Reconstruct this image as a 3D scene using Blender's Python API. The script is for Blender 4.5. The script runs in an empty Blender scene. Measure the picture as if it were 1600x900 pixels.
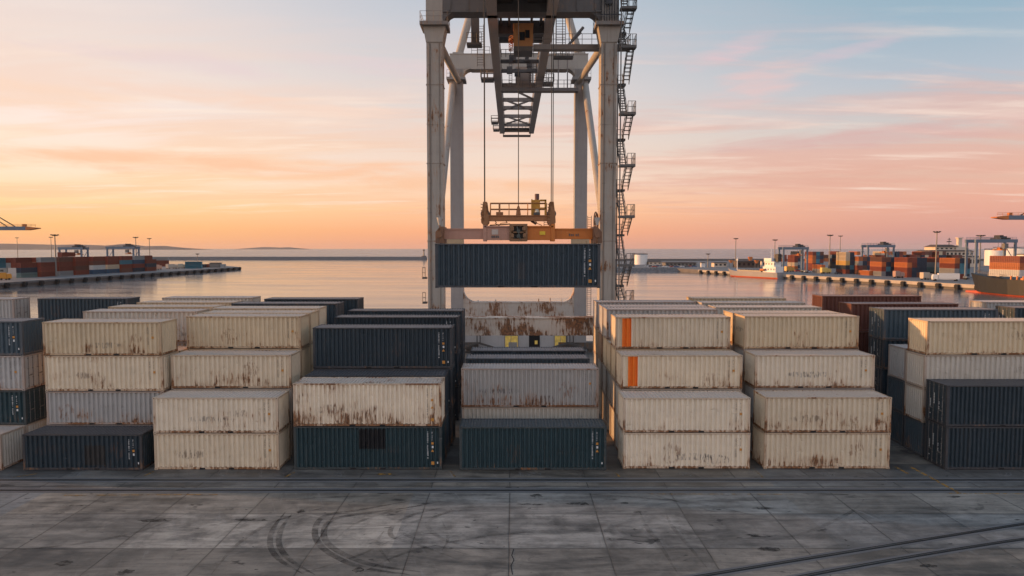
import bpy, math, random
from math import radians, sin, cos, tan, atan, pi, sqrt
from mathutils import Vector, Matrix, Euler

C = bpy.context.scene
COL = C.collection
# ------------------------------------------------------------------ camera
CAM_Z, PITCH, FPX = 15.3, radians(3.33), 1066.67
cam = bpy.data.cameras.new("camera"); co = bpy.data.objects.new("camera", cam); COL.objects.link(co)
co.location = (0, 0, CAM_Z); co.rotation_euler = (radians(90) - PITCH, 0, 0)
cam.lens = 24.0; cam.sensor_width = 36.0; cam.clip_start = 0.5; cam.clip_end = 60000
C.camera = co

# ------------------------------------------------------------------ sky
SUN_EL, SUN_AZ = radians(4.0), radians(-80)      # azimuth measured from +Y towards +X
w = bpy.data.worlds.new("World"); C.world = w; w.use_nodes = True
nt = w.node_tree; N = nt.nodes; Lk = nt.links
for n in list(N): N.remove(n)

def srgb(r, g, b):
    def f(c):
        c /= 255.0
        return c / 12.92 if c <= 0.04045 else ((c + 0.055) / 1.055) ** 2.4
    return (f(r), f(g), f(b), 1.0)

class NG:
    """small helper to write node maths"""
    def __init__(s, nt): s.nt = nt
    def node(s, t, **k):
        n = s.nt.nodes.new(t)
        for a, b in k.items(): setattr(n, a, b)
        return n
    def put(s, sock, v):
        if hasattr(v, 'is_linked') or hasattr(v, 'links'): s.nt.links.new(v, sock)
        else: sock.default_value = v
    def m(s, op, a, b=0.0, c=0.0, clamp=False):
        n = s.node('ShaderNodeMath', operation=op); n.use_clamp = clamp
        s.put(n.inputs[0], a); s.put(n.inputs[1], b); s.put(n.inputs[2], c)
        return n.outputs[0]
    def v(s, op, a, b=(0, 0, 0)):
        n = s.node('ShaderNodeVectorMath', operation=op)
        s.put(n.inputs[0], a); s.put(n.inputs[1], b)
        return n.outputs['Value'] if op in ('LENGTH', 'DOT_PRODUCT') else n.outputs[0]
    def sep(s, v):
        n = s.node('ShaderNodeSeparateXYZ'); s.put(n.inputs[0], v); return n.outputs
    def comb(s, x, y, z):
        n = s.node('ShaderNodeCombineXYZ'); s.put(n.inputs[0], x); s.put(n.inputs[1], y); s.put(n.inputs[2], z); return n.outputs[0]
    def noise(s, vec, scale, detail=2.0, rough=0.5, dist=0.0):
        n = s.node('ShaderNodeTexNoise'); s.put(n.inputs['Vector'], vec)
        n.inputs['Scale'].default_value = scale; n.inputs['Detail'].default_value = detail
        n.inputs['Roughness'].default_value = rough; n.inputs['Distortion'].default_value = dist
        return n.outputs['Fac']
    def ss(s, v, a, b, c=0.0, d=1.0):
        n = s.node('ShaderNodeMapRange', interpolation_type='SMOOTHSTEP')
        s.put(n.inputs[0], v); s.put(n.inputs[1], a); s.put(n.inputs[2], b); s.put(n.inputs[3], c); s.put(n.inputs[4], d)
        return n.outputs[0]
    def mix(s, f, a, b, bt='MIX'):
        n = s.node('ShaderNodeMix', data_type='RGBA', blend_type=bt)
        s.put(n.inputs[0], f); s.put(n.inputs[6], a); s.put(n.inputs[7], b)
        return n.outputs[2]
    def ramp(s, f, stops):
        n = s.node('ShaderNodeValToRGB'); s.put(n.inputs[0], f)
        e = n.color_ramp.elements
        e[0].position, e[0].color = stops[0]
        e[1].position, e[1].color = stops[-1]
        for p, c in stops[1:-1]:
            q = e.new(p); q.color = c
        return n.outputs[0]

g = NG(nt)
tc = g.node('ShaderNodeTexCoord')
d = g.v('NORMALIZE', tc.outputs['Generated'])
dx, dy, dz = g.sep(d)
el = g.m('MULTIPLY', g.m('ARCSINE', dz), 180 / pi)            # degrees
az = g.m('MULTIPLY', g.m('ARCTAN2', dx, dy), 180 / pi)
elf = g.m('DIVIDE', g.m('MAXIMUM', el, 0.0), 40.0, clamp=True)
def st(*a): return [(e / 40.0, srgb(*c)) for e, c in a]
left = g.ramp(elf, st((0, (244, 172, 124)), (1.6, (251, 190, 128)), (3.2, (253, 208, 156)), (5.4, (252, 222, 196)), (9, (246, 224, 214)), (13, (236, 218, 208)), (18, (222, 212, 210)), (26, (190, 196, 205)), (40, (140, 160, 185))))
mid = g.ramp(elf, st((0, (232, 160, 132)), (1.4, (247, 174, 132)), (3.2, (252, 196, 152)), (5.5, (245, 212, 190)), (9, (232, 212, 200)), (13, (216, 206, 204)), (18, (190, 195, 204)), (26, (150, 172, 192)), (40, (110, 142, 175))))
right = g.ramp(elf, st((0, (186, 148, 150)), (1.4, (214, 156, 144)), (3.4, (230, 168, 148)), (5.6, (220, 184, 168)), (8.5, (204, 194, 190)), (12, (176, 186, 198)), (16, (150, 175, 192)), (20, (134, 168, 184)), (40, (96, 132, 165))))
back = g.ramp(elf, st((0, (178, 160, 158)), (5, (222, 192, 180)), (11, (232, 212, 204)), (20, (206, 204, 210)), (40, (158, 172, 194))))
f1 = g.ss(az, -34.0, -4.0); f2 = g.ss(az, -2.0, 36.0)
sky = g.mix(f2, g.mix(f1, left, mid), right)
fb = g.ss(g.m('ABSOLUTE', az), 70.0, 135.0)
back = g.v('SCALE', back); back.node.inputs['Scale'].default_value = 1.38
sky = g.mix(fb, sky, back)
# glow round the place where the sun has gone down
sd = (sin(SUN_AZ) * cos(SUN_EL), cos(SUN_AZ) * cos(SUN_EL), sin(SUN_EL))
gl = g.m('POWER', g.m('MAXIMUM', g.v('DOT_PRODUCT', d, sd), 0.0), 16.0)
sky = g.mix(g.m('MULTIPLY', gl, 0.8), sky, (2.6, 1.45, 0.62, 1.0))
# high cloud: streaks on a plane overhead
inv = g.m('DIVIDE', 1.0, g.m('ADD', g.m('MAXIMUM', dz, 0.0), 0.055))
px_, py_ = g.m('MULTIPLY', dx, inv), g.m('MULTIPLY', dy, inv)
cv = g.comb(g.m('MULTIPLY', g.m('ADD', px_, g.m('MULTIPLY', py_, 0.35)), 0.45), py_, 0.0)
c1 = g.noise(cv, 0.62, 6.0, 0.55, 0.5)
c2 = g.noise(g.v('ADD', g.v('MULTIPLY', cv, (0.7, 1.5, 1)), (7.3, 2.1, 0)), 1.35, 6.0, 0.6, 0.7)
band = g.m('MULTIPLY', g.ss(el, 1.5, 4.0), g.ss(el, 22.0, 9.0))
cm = g.m('MULTIPLY', g.ss(g.m('ADD', g.m('MULTIPLY', c1, 0.62), g.m('MULTIPLY', c2, 0.38)), 0.45, 0.56), band)
ccol = g.mix(g.ss(az, -25.0, 25.0), g.ramp(elf, st((0, (246, 176, 132)), (5, (250, 205, 164)), (10, (240, 206, 186)), (20, (228, 208, 204)))),
             g.ramp(elf, st((0, (220, 158, 142)), (5, (226, 172, 154)), (10, (216, 176, 168)), (20, (204, 186, 194)))))
sky = g.mix(g.m('MULTIPLY', cm, 0.8), sky, ccol)
lm = g.m('MULTIPLY', g.ss(g.m('ADD', g.m('MULTIPLY', c2, 0.6), g.m('MULTIPLY', g.noise(cv, 1.9, 5.0, 0.6, 0.3), 0.4)), 0.50, 0.68), band)
sky = g.mix(g.m('MULTIPLY', lm, 0.48), sky, (1.0, 0.86, 0.74, 1.0))
def wisp(az0, el0, slope, la, le, s):
    a = g.m('SUBTRACT', az, az0); e = g.m('SUBTRACT', g.m('SUBTRACT', el, el0), g.m('MULTIPLY', a, slope))
    wn = g.m('MULTIPLY', g.m('SUBTRACT', g.noise(g.comb(g.m('MULTIPLY', az, 0.10), g.m('MULTIPLY', el, 0.70), s), 1.5, 6.0, 0.6, 0.6), 0.5), 3.6)
    r = g.m('ADD', g.m('POWER', g.m('ABSOLUTE', g.m('DIVIDE', a, la)), 2.0), g.m('POWER', g.m('ABSOLUTE', g.m('DIVIDE', e, le)), 2.0))
    return g.ss(g.m('ADD', r, wn), 1.3, -0.6)
for az0, el0, slope, la, le, s, k, col in ((17.4, 15.2, 0.22, 3.6, 0.9, 3.0, 0.70, (224, 190, 194)), (19.4, 12.6, 0.20, 4.6, 1.5, 9.0, 0.75, (230, 192, 188)),
                                           (25.8, 14.3, 0.14, 3.6, 0.55, 5.0, 0.55, (214, 188, 196)), (-24.0, 6.4, 0.0, 21.0, 0.95, 14.0, 1.0, (246, 194, 160)), (-26.0, 13.6, -0.02, 12.0, 0.9, 51.0, 0.7, (226, 204, 204)), (-10.0, 14.5, -0.03, 9.0, 0.8, 55.0, 0.5, (222, 200, 204)),
                                           (-7.5, 5.4, -0.02, 14.0, 0.75, 17.0, 0.9, (246, 194, 158)), (28.0, 8.2, 0.02, 14.0, 0.9, 21.0, 0.75, (212, 168, 164)),
                                           (24.0, 5.4, 0.0, 16.0, 0.9, 24.0, 0.65, (220, 166, 150)), (-21.0, 11.2, -0.03, 11.0, 0.8, 27.0, 0.95, (241, 208, 190)),
                                           (-38.0, 10.2, 0.0, 10.0, 1.2, 31.0, 0.95, (244, 208, 184)), (-5.0, 9.4, -0.03, 11.0, 1.1, 35.0, 0.8, (236, 204, 188)), (22.0, 10.2, 0.0, 14.0, 0.8, 41.0, 0.45, (206, 186, 186))):
    sky = g.mix(g.m('MULTIPLY', wisp(az0, el0, slope, la, le, s), k), sky, srgb(*col))
# below the horizon (never seen past the sea)
sky = g.mix(g.ss(el, 0.0, -2.0), sky, srgb(120, 112, 112))
nish = g.node('ShaderNodeTexSky', sky_type='NISHITA'); nish.sun_disc = False
nish.sun_elevation = SUN_EL; nish.sun_rotation = SUN_AZ; nish.air_density = 1.0; nish.dust_density = 2.0
b1 = g.node('ShaderNodeBackground'); g.put(b1.inputs[0], sky); b1.inputs[1].default_value = 1.04
b2 = g.node('ShaderNodeBackground'); g.put(b2.inputs[0], nish.outputs[0]); b2.inputs[1].default_value = 0.02
ad = g.node('ShaderNodeAddShader'); Lk.new(b1.outputs[0], ad.inputs[0]); Lk.new(b2.outputs[0], ad.inputs[1])
wo = g.node('ShaderNodeOutputWorld'); Lk.new(ad.outputs[0], wo.inputs[0])

# ------------------------------------------------------------------ sun, exposure
sl = bpy.data.lights.new("sun", 'SUN'); so = bpy.data.objects.new("sun", sl); COL.objects.link(so)
sl.energy = 5.0; sl.angle = radians(0.8); sl.color = (1.0, 0.50, 0.20)
so.rotation_euler = Vector(sd).to_track_quat('Z', 'Y').to_euler()
so.location = (-80, 20, 60)
vs = C.view_settings; vs.view_transform = 'Standard'; vs.look = 'None'; vs.gamma = 1.0; vs.exposure = 0.0; vs.use_curve_mapping = False
C.cycles.max_bounces = 6; C.cycles.diffuse_bounces = 3; C.cycles.glossy_bounces = 3
C.cycles.use_denoising = True
C.cycles.use_adaptive_sampling = True; C.cycles.adaptive_threshold = 0.02

HAZE = 2.3e-5
R = random.Random(7)

# ------------------------------------------------------------------ where a point of the view lies
def dist_of(py, z): return (CAM_Z - z) / tan(atan((py - 450) / FPX) + PITCH)
def height_of(py, Y): return CAM_Z - Y * tan(atan((py - 450) / FPX) + PITCH)
def pt(px, py, Y):
    z = height_of(py, Y); X = (px - 800) * (Y * cos(PITCH) + (CAM_Z - z) * sin(PITCH)) / FPX
    return Vector((X, Y, z))
def gp(px, py, z=0.0): return pt(px, py, dist_of(py, z))

# ------------------------------------------------------------------ mesh helpers
class MB:
    def __init__(s): s.v = []; s.f = []; s.mi = []; s.cur = 0
    def add(s, vs, fs):
        o = len(s.v); s.v += [tuple(v) for v in vs]
        for f in fs: s.f.append([i + o for i in f]); s.mi.append(s.cur)
    def box(s, x0, x1, y0, y1, z0, z1):
        s.add([(x0, y0, z0), (x1, y0, z0), (x1, y1, z0), (x0, y1, z0), (x0, y0, z1), (x1, y0, z1), (x1, y1, z1), (x0, y1, z1)],
              [(0, 3, 2, 1), (4, 5, 6, 7), (0, 1, 5, 4), (1, 2, 6, 5), (2, 3, 7, 6), (3, 0, 4, 7)])
        return s
    def cbox(s, c, sx, sy, sz): return s.box(c[0] - sx / 2, c[0] + sx / 2, c[1] - sy / 2, c[1] + sy / 2, c[2] - sz / 2, c[2] + sz / 2)
    def bar(s, p, q, w, h=None, up=(0, 0, 1)):
        """rectangular bar from p to q, w across, h along 'up'"""
        h = h or w; p = Vector(p); q = Vector(q); a = (q - p).normalized(); u = Vector(up)
        if abs(a.dot(u)) > 0.98: u = Vector((0, 1, 0))
        r = a.cross(u).normalized() * (w / 2); u2 = r.cross(a).normalized() * (h / 2)
        vs = [p - r - u2, p + r - u2, p + r + u2, p - r + u2, q - r - u2, q + r - u2, q + r + u2, q - r + u2]
        s.add(vs, [(0, 3, 2, 1), (4, 5, 6, 7), (0, 1, 5, 4), (1, 2, 6, 5), (2, 3, 7, 6), (3, 0, 4, 7)])
        return s
    def tube(s, p, q, r, n=8, r2=None):
        p = Vector(p); q = Vector(q); r2 = r if r2 is None else r2
        a = (q - p).normalized(); u = Vector((0, 0, 1)) if abs(a.z) < 0.9 else Vector((1, 0, 0))
        b = a.cross(u).normalized(); c = a.cross(b)
        vs = []
        for e, rr in ((p, r), (q, r2)):
            for i in range(n):
                t = 2 * pi * i / n; vs.append(e + b * (rr * cos(t)) + c * (rr * sin(t)))
        fs = [(i, (i + 1) % n, n + (i + 1) % n, n + i) for i in range(n)]
        fs += [tuple(range(n - 1, -1, -1)), tuple(range(n, 2 * n))]
        s.add(vs, fs); return s
    def path(s, pts, r, n=6):
        for a, b in zip(pts, pts[1:]): s.tube(a, b, r, n)
        return s
    def prism(s, poly, lo, hi, axis='z'):
        """poly of 2-D points pushed from lo to hi along an axis"""
        n = len(poly)
        def mk(p, t): return (p[0], p[1], t) if axis == 'z' else ((p[0], t, p[1]) if axis == 'y' else (t, p[0], p[1]))
        vs = [mk(p, lo) for p in poly] + [mk(p, hi) for p in poly]
        s.add(vs, [tuple(range(n - 1, -1, -1)), tuple(range(n, 2 * n))] + [(i, (i + 1) % n, n + (i + 1) % n, n + i) for i in range(n)])
        return s
    def quad(s, a, b, c, d): s.add([a, b, c, d], [(0, 1, 2, 3)]); return s
    def rail(s, pts, h=1.05, r=0.025, step=1.6, mid=2):
        """hand rail with posts along a floor path"""
        for a, b in zip(pts, pts[1:]):
            a = Vector(a); b = Vector(b); n = max(1, round((b - a).length / step))
            for i in range(n + 1):
                p = a.lerp(b, i / n); s.tube(p, p + Vector((0, 0, h)), r, 4)
            for k in range(mid):
                z = Vector((0, 0, h * (1 - 0.5 * k))); s.tube(a + z, b + z, r, 4)
        return s
    def mesh(s, name, mats):
        me = bpy.data.meshes.new(name); me.from_pydata(s.v, [], s.f)
        for m in (mats if isinstance(mats, (list, tuple)) else [mats]): me.materials.append(m)
        if any(s.mi): me.polygons.foreach_set('material_index', s.mi)
        me.update(); return me
    def build(s, name, mats, parent=None, smooth=False, fix=True):
        me = s.mesh(name, mats)
        if fix:
            import bmesh
            bm = bmesh.new(); bm.from_mesh(me); bmesh.ops.recalc_face_normals(bm, faces=bm.faces); bm.to_mesh(me); bm.free()
        if smooth:
            me.polygons.foreach_set('use_smooth', [True] * len(me.polygons))
            try: me.set_sharp_from_angle(angle=radians(40))
            except Exception: pass
        return link(name, me, parent)
def link(name, me, parent=None):
    o = bpy.data.objects.new(name, me); COL.objects.link(o)
    if parent: o.parent = parent
    return o
def tag(o, label=None, cat=None, group=None, kind=None):
    for k, v in (('label', label), ('category', cat), ('group', group), ('kind', kind)):
        if v: o[k] = v
    return o
def empty(name, loc=(0, 0, 0), rz=0.0, **k):
    o = bpy.data.objects.new(name, None); COL.objects.link(o); o.location = loc; o.rotation_euler = (0, 0, rz)
    o.empty_display_size = 0.5
    return tag(o, **k)
def paintit(o, col, rust=0.3):
    o.color = (col[0], col[1], col[2], 1.0); o['rust'] = float(rust); return o
def copy_tree(o, parent=None):
    c = o.copy(); COL.objects.link(c); c.parent = parent
    for ch in o.children: copy_tree(ch, c)
    return c

# ------------------------------------------------------------------ materials
def newmat(name):
    m = bpy.data.materials.new(name); m.use_nodes = True
    nt = m.node_tree; b = nt.nodes['Principled BSDF']
    return m, NG(nt), b
def plain(name, col, rough=0.6, metal=0.0, var=0.15, scale=3.0, emit=0.0):
    m, g, b = newmat(name)
    tc = g.node('ShaderNodeTexCoord'); n = g.noise(tc.outputs['Object'], scale, 5.0, 0.6)
    k = g.m('ADD', 1.0 - var, g.m('MULTIPLY', n, 2 * var))
    c = g.mix(1.0, tuple(col) + (1.0,) if len(col) == 3 else col, g.comb(k, k, k), 'MULTIPLY')
    g.put(b.inputs['Base Color'], c)
    b.inputs['Roughness'].default_value = rough; b.inputs['Metallic'].default_value = metal
    if emit:
        b.inputs['Emission Color'].default_value = tuple(col) + (1.0,); b.inputs['Emission Strength'].default_value = emit
    return m

def make_paint(name, sc=1.0, dirt=1.0, vert=True):
    """old painted steel: faded paint, dirt runs, rust that starts at edges and scratches; colour from the object's own colour"""
    m, g, b = newmat(name)
    oi = g.node('ShaderNodeObjectInfo'); tc = g.node('ShaderNodeTexCoord')
    at = g.node('ShaderNodeAttribute', attribute_type='OBJECT', attribute_name='rust')
    rust = at.outputs['Fac']
    off = g.m('MULTIPLY', oi.outputs['Random'], 173.0)
    P = g.v('ADD', g.v('SCALE', tc.outputs['Object']), g.comb(off, off, g.m('MULTIPLY', off, 0.37)))
    P.node.inputs[0].links[0].from_node.inputs['Scale'].default_value = sc
    x, y, z = g.sep(P); lz = g.sep(tc.outputs['Object'])[2]
    base = oi.outputs['Color']
    broad = g.noise(P, 0.55, 4.0, 0.6)
    stre = g.noise(g.comb(g.m('MULTIPLY', x, 4.5), g.m('MULTIPLY', y, 4.5), g.m('MULTIPLY', z, 0.28)), 1.0, 5.0, 0.62)
    hor = g.noise(g.comb(g.m('MULTIPLY', x, 0.5), y, g.m('MULTIPLY', z, 2.5)), 1.0, 4.0, 0.6)
    fine = g.noise(P, 7.0, 6.0, 0.65)
    k = g.m('ADD', 0.60, g.m('ADD', g.m('MULTIPLY', broad, 0.34), g.m('ADD', g.m('MULTIPLY', stre, 0.34), g.m('MULTIPLY', hor, 0.12))))
    col = g.mix(1.0, base, g.comb(k, k, g.m('MULTIPLY', k, 1.0)), 'MULTIPLY')
    # grime runs
    gr = g.m('MULTIPLY', g.ss(stre, 0.52, 0.78), g.ss(broad, 0.38, 0.62))
    col = g.mix(g.m('MULTIPLY', gr, 0.42 * dirt), col, (0.10, 0.075, 0.055, 1))
    # scattered small chips and scuffs
    vo = g.noise(g.v('MULTIPLY', P, (1.0, 1.0, 0.8)), 2.3, 2.0, 0.5)
    chips = g.m('MULTIPLY', g.ss(fine, 0.66, 0.71), g.ss(vo, 0.48, 0.62))
    # rust patches with runs below them
    reg = g.noise(g.comb(g.m('MULTIPLY', x, 0.5), g.m('MULTIPLY', y, 0.5), g.m('MULTIPLY', z, 0.62)), 1.0, 3.0, 0.55)
    run = g.noise(g.comb(g.m('MULTIPLY', x, 5.5), g.m('MULTIPLY', y, 5.5), g.m('MULTIPLY', z, 0.9)), 1.0, 6.0, 0.7)
    low = g.ss(lz, 1.9, 0.15) if vert else 0.45
    s_ = g.m('ADD', g.m('ADD', g.m('MULTIPLY', reg, 0.55), g.m('MULTIPLY', run, 0.62)), g.m('MULTIPLY', low, 0.10))
    thr = g.m('SUBTRACT', 0.90, g.m('MULTIPLY', rust, 0.30))
    rm = g.ss(s_, thr, g.m('ADD', thr, 0.045))
    halo = g.ss(s_, g.m('SUBTRACT', thr, 0.09), g.m('ADD', thr, 0.03))
    rcol = g.mix(g.ss(fine, 0.35, 0.65), (0.075, 0.034, 0.018, 1), (0.30, 0.125, 0.045, 1))
    col = g.mix(g.m('MULTIPLY', halo, 0.35), col, (0.40, 0.20, 0.085, 1))
    col = g.mix(g.m('MULTIPLY', rm, 0.9), col, rcol)
    col = g.mix(g.m('MULTIPLY', chips, g.m('ADD', 0.25, g.m('MULTIPLY', rust, 0.9), clamp=True)), col, rcol)
    if vert:
        rnd = oi.outputs['Random']; lx, ly, lzz = g.sep(tc.outputs['Object'])
        for a_, b_, c_, rx, rz, tone in ((37.1, 91.3, 0.62, 1.3, 0.36, (0.09, 0.045, 0.028, 1)), (57.7, 23.9, 0.30, 0.7, 0.7, (0.22, 0.09, 0.035, 1)), (71.3, 11.7, 0.72, 2.0, 0.25, (0.07, 0.07, 0.075, 1))):
            cx = g.m('MULTIPLY', g.m('SUBTRACT', g.m('FRACT', g.m('MULTIPLY', rnd, a_)), 0.5), 6.0)
            cz = g.m('ADD', 0.55, g.m('MULTIPLY', g.m('FRACT', g.m('MULTIPLY', rnd, b_)), 1.0))
            q = g.m('ADD', g.m('POWER', g.m('ABSOLUTE', g.m('DIVIDE', g.m('SUBTRACT', lx, cx), rx)), 2.0), g.m('POWER', g.m('ABSOLUTE', g.m('DIVIDE', g.m('SUBTRACT', lzz, cz), rz)), 2.0))
            q = g.m('ADD', q, g.m('MULTIPLY', g.m('SUBTRACT', reg, 0.5), 2.5))
            sc_ = g.noise(g.comb(g.m('MULTIPLY', x, 7.0), g.m('MULTIPLY', y, 7.0), g.m('MULTIPLY', z, 1.6)), 1.0, 4.0, 0.65)
            on = g.m('GREATER_THAN', g.m('FRACT', g.m('MULTIPLY', rnd, a_ + b_)), c_)
            k_ = g.m('MULTIPLY', g.m('MULTIPLY', g.ss(q, 1.0, 0.5), g.ss(sc_, 0.52, 0.57)), g.m('MULTIPLY', on, g.m('MULTIPLY', rust, 2.2, clamp=True)))
            col = g.mix(g.m('MULTIPLY', k_, 0.62), col, tone)
    g.put(b.inputs['Base Color'], col)
    g.put(b.inputs['Roughness'], g.m('ADD', 0.46, g.m('ADD', g.m('MULTIPLY', rm, 0.3), g.m('MULTIPLY', broad, 0.2))))
    b.inputs['Specular IOR Level'].default_value = 0.4
    bu = g.node('ShaderNodeBump'); bu.inputs['Strength'].default_value = 0.12; bu.inputs['Distance'].default_value = 0.02
    g.put(bu.inputs['Height'], g.m('ADD', fine, g.m('MULTIPLY', rm, -0.6)))
    bd = g.node('ShaderNodeBump'); bd.inputs['Strength'].default_value = 0.7 if vert else 0.25; bd.inputs['Distance'].default_value = 0.10      # dents and bowed sheet
    g.put(bd.inputs['Height'], g.m('ADD', g.noise(P, 1.7, 2.0, 0.5), g.m('MULTIPLY', g.ss(g.noise(P, 3.1, 1.0, 0.4), 0.66, 0.8), -0.5))); g.put(bu.inputs['Normal'], bd.outputs[0])
    g.put(b.inputs['Normal'], bu.outputs[0])
    return m
M = {}
M['paint'] = make_paint('weathered_paint')
M['crane'] = make_paint('weathered_crane_paint', 0.8, 1.0, False)
M['black'] = plain('black_gap', (0.012, 0.012, 0.013), 0.8)
M['dark'] = plain('dark_steel', (0.045, 0.043, 0.042), 0.6, 0.3)
M['steel'] = plain('grey_steel', (0.19, 0.18, 0.17), 0.55, 0.4, 0.25)
M['cable'] = plain('wire_rope', (0.05, 0.045, 0.04), 0.5, 0.6)
M['rubber'] = plain('rubber', (0.02, 0.02, 0.02), 0.85)
M['white'] = plain('white_paint', (0.72, 0.71, 0.68), 0.5)
M['letter_white'] = plain('white_lettering', (0.66, 0.68, 0.68), 0.6, 0, 0.25, 9)
M['letter_dark'] = plain('dark_lettering', (0.10, 0.095, 0.09), 0.6, 0, 0.3, 9)
M['sticker'] = plain('orange_sticker', (0.55, 0.25, 0.05), 0.5, 0, 0.2, 9)
M['stripe'] = plain('orange_stripe_paint', (0.84, 0.18, 0.012), 0.55, 0, 0.15, 2)
M['yellow'] = plain('yellow_plate', (0.75, 0.50, 0.03), 0.5)
M['glass'] = plain('dark_glass', (0.02, 0.025, 0.03), 0.08)
M['lit'] = plain('lit_window', (0.60, 0.42, 0.10), 0.5, var=0.9, scale=2.2, emit=0.22)
M['stone'] = plain('breakwater_stone', (0.14, 0.13, 0.125), 0.9, 0, 0.5, 0.35)
M['hill'] = plain('far_hill', (0.12, 0.10, 0.09), 0.95, 0, 0.2, 0.004)
M['quaywall'] = plain('quay_wall_concrete', (0.42, 0.37, 0.31), 0.85, 0, 0.3, 0.3)
M['roofing'] = plain('brown_roof', (0.10, 0.07, 0.055), 0.8)
M['cream'] = plain('cream_wall', (0.62, 0.52, 0.42), 0.7)
M['redpaint'] = plain('red_hull_paint', (0.55, 0.10, 0.035), 0.6, 0, 0.2, 0.3)
M['hull'] = plain('dark_hull_paint', (0.014, 0.016, 0.018), 0.55, 0, 0.2, 0.3)
M['bluecrane'] = plain('blue_grey_crane_paint', (0.13, 0.17, 0.22), 0.55, 0, 0.2, 0.5)
M['orange'] = plain('orange_machine_paint', (0.55, 0.17, 0.04), 0.55)
M['greyhull'] = plain('grey_hull_paint', (0.26, 0.25, 0.26), 0.55, 0, 0.2, 0.2)

# water
def make_water():
    m, g, b = newmat('harbour_water')
    geo = g.node('ShaderNodeNewGeometry'); P = geo.outputs['Position']
    x, y, z = g.sep(P)
    n1 = g.noise(g.comb(g.m('MULTIPLY', x, 0.10), g.m('MULTIPLY', y, 0.22), 0.0), 1.0, 5.0, 0.62, 0.4)
    n2 = g.noise(g.comb(g.m('MULTIPLY', x, 0.012), g.m('MULTIPLY', y, 0.045), 3.0), 1.0, 4.0, 0.6, 0.8)
    n3 = g.noise(g.comb(g.m('MULTIPLY', x, 0.9), g.m('MULTIPLY', y, 1.3), 0.0), 1.0, 3.0, 0.6)
    bu = g.node('ShaderNodeBump'); bu.inputs['Strength'].default_value = 1.0; bu.inputs['Distance'].default_value = 0.07
    g.put(bu.inputs['Height'], g.m('ADD', g.m('ADD', n1, g.m('MULTIPLY', n3, 0.12)), g.m('MULTIPLY', n2, 2.0)))
    g.put(b.inputs['Normal'], bu.outputs[0])
    b.inputs['Base Color'].default_value = (0.07, 0.075, 0.078, 1)
    g.put(b.inputs['Roughness'], g.ss(n2, 0.35, 0.7, 0.08, 0.20)); b.inputs['IOR'].default_value = 1.33
    b.inputs['Specular IOR Level'].default_value = 0.5
    sea = g.ss(y, 1040.0, 1300.0)                      # open sea beyond the breakwaters is choppier than the basin
    rg = g.m('ADD', g.ss(n2, 0.35, 0.7, 0.09, 0.18), g.m('MULTIPLY', sea, 0.12)); g.put(b.inputs['Roughness'], rg)
    g.put(bu.inputs['Distance'], g.m('ADD', 0.055, g.m('MULTIPLY', sea, 0.14)))
    g.put(b.inputs['Base Color'], g.mix(sea, (0.12, 0.125, 0.13, 1), (0.08, 0.10, 0.13, 1)))
    return m
M['water'] = make_water()

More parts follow.
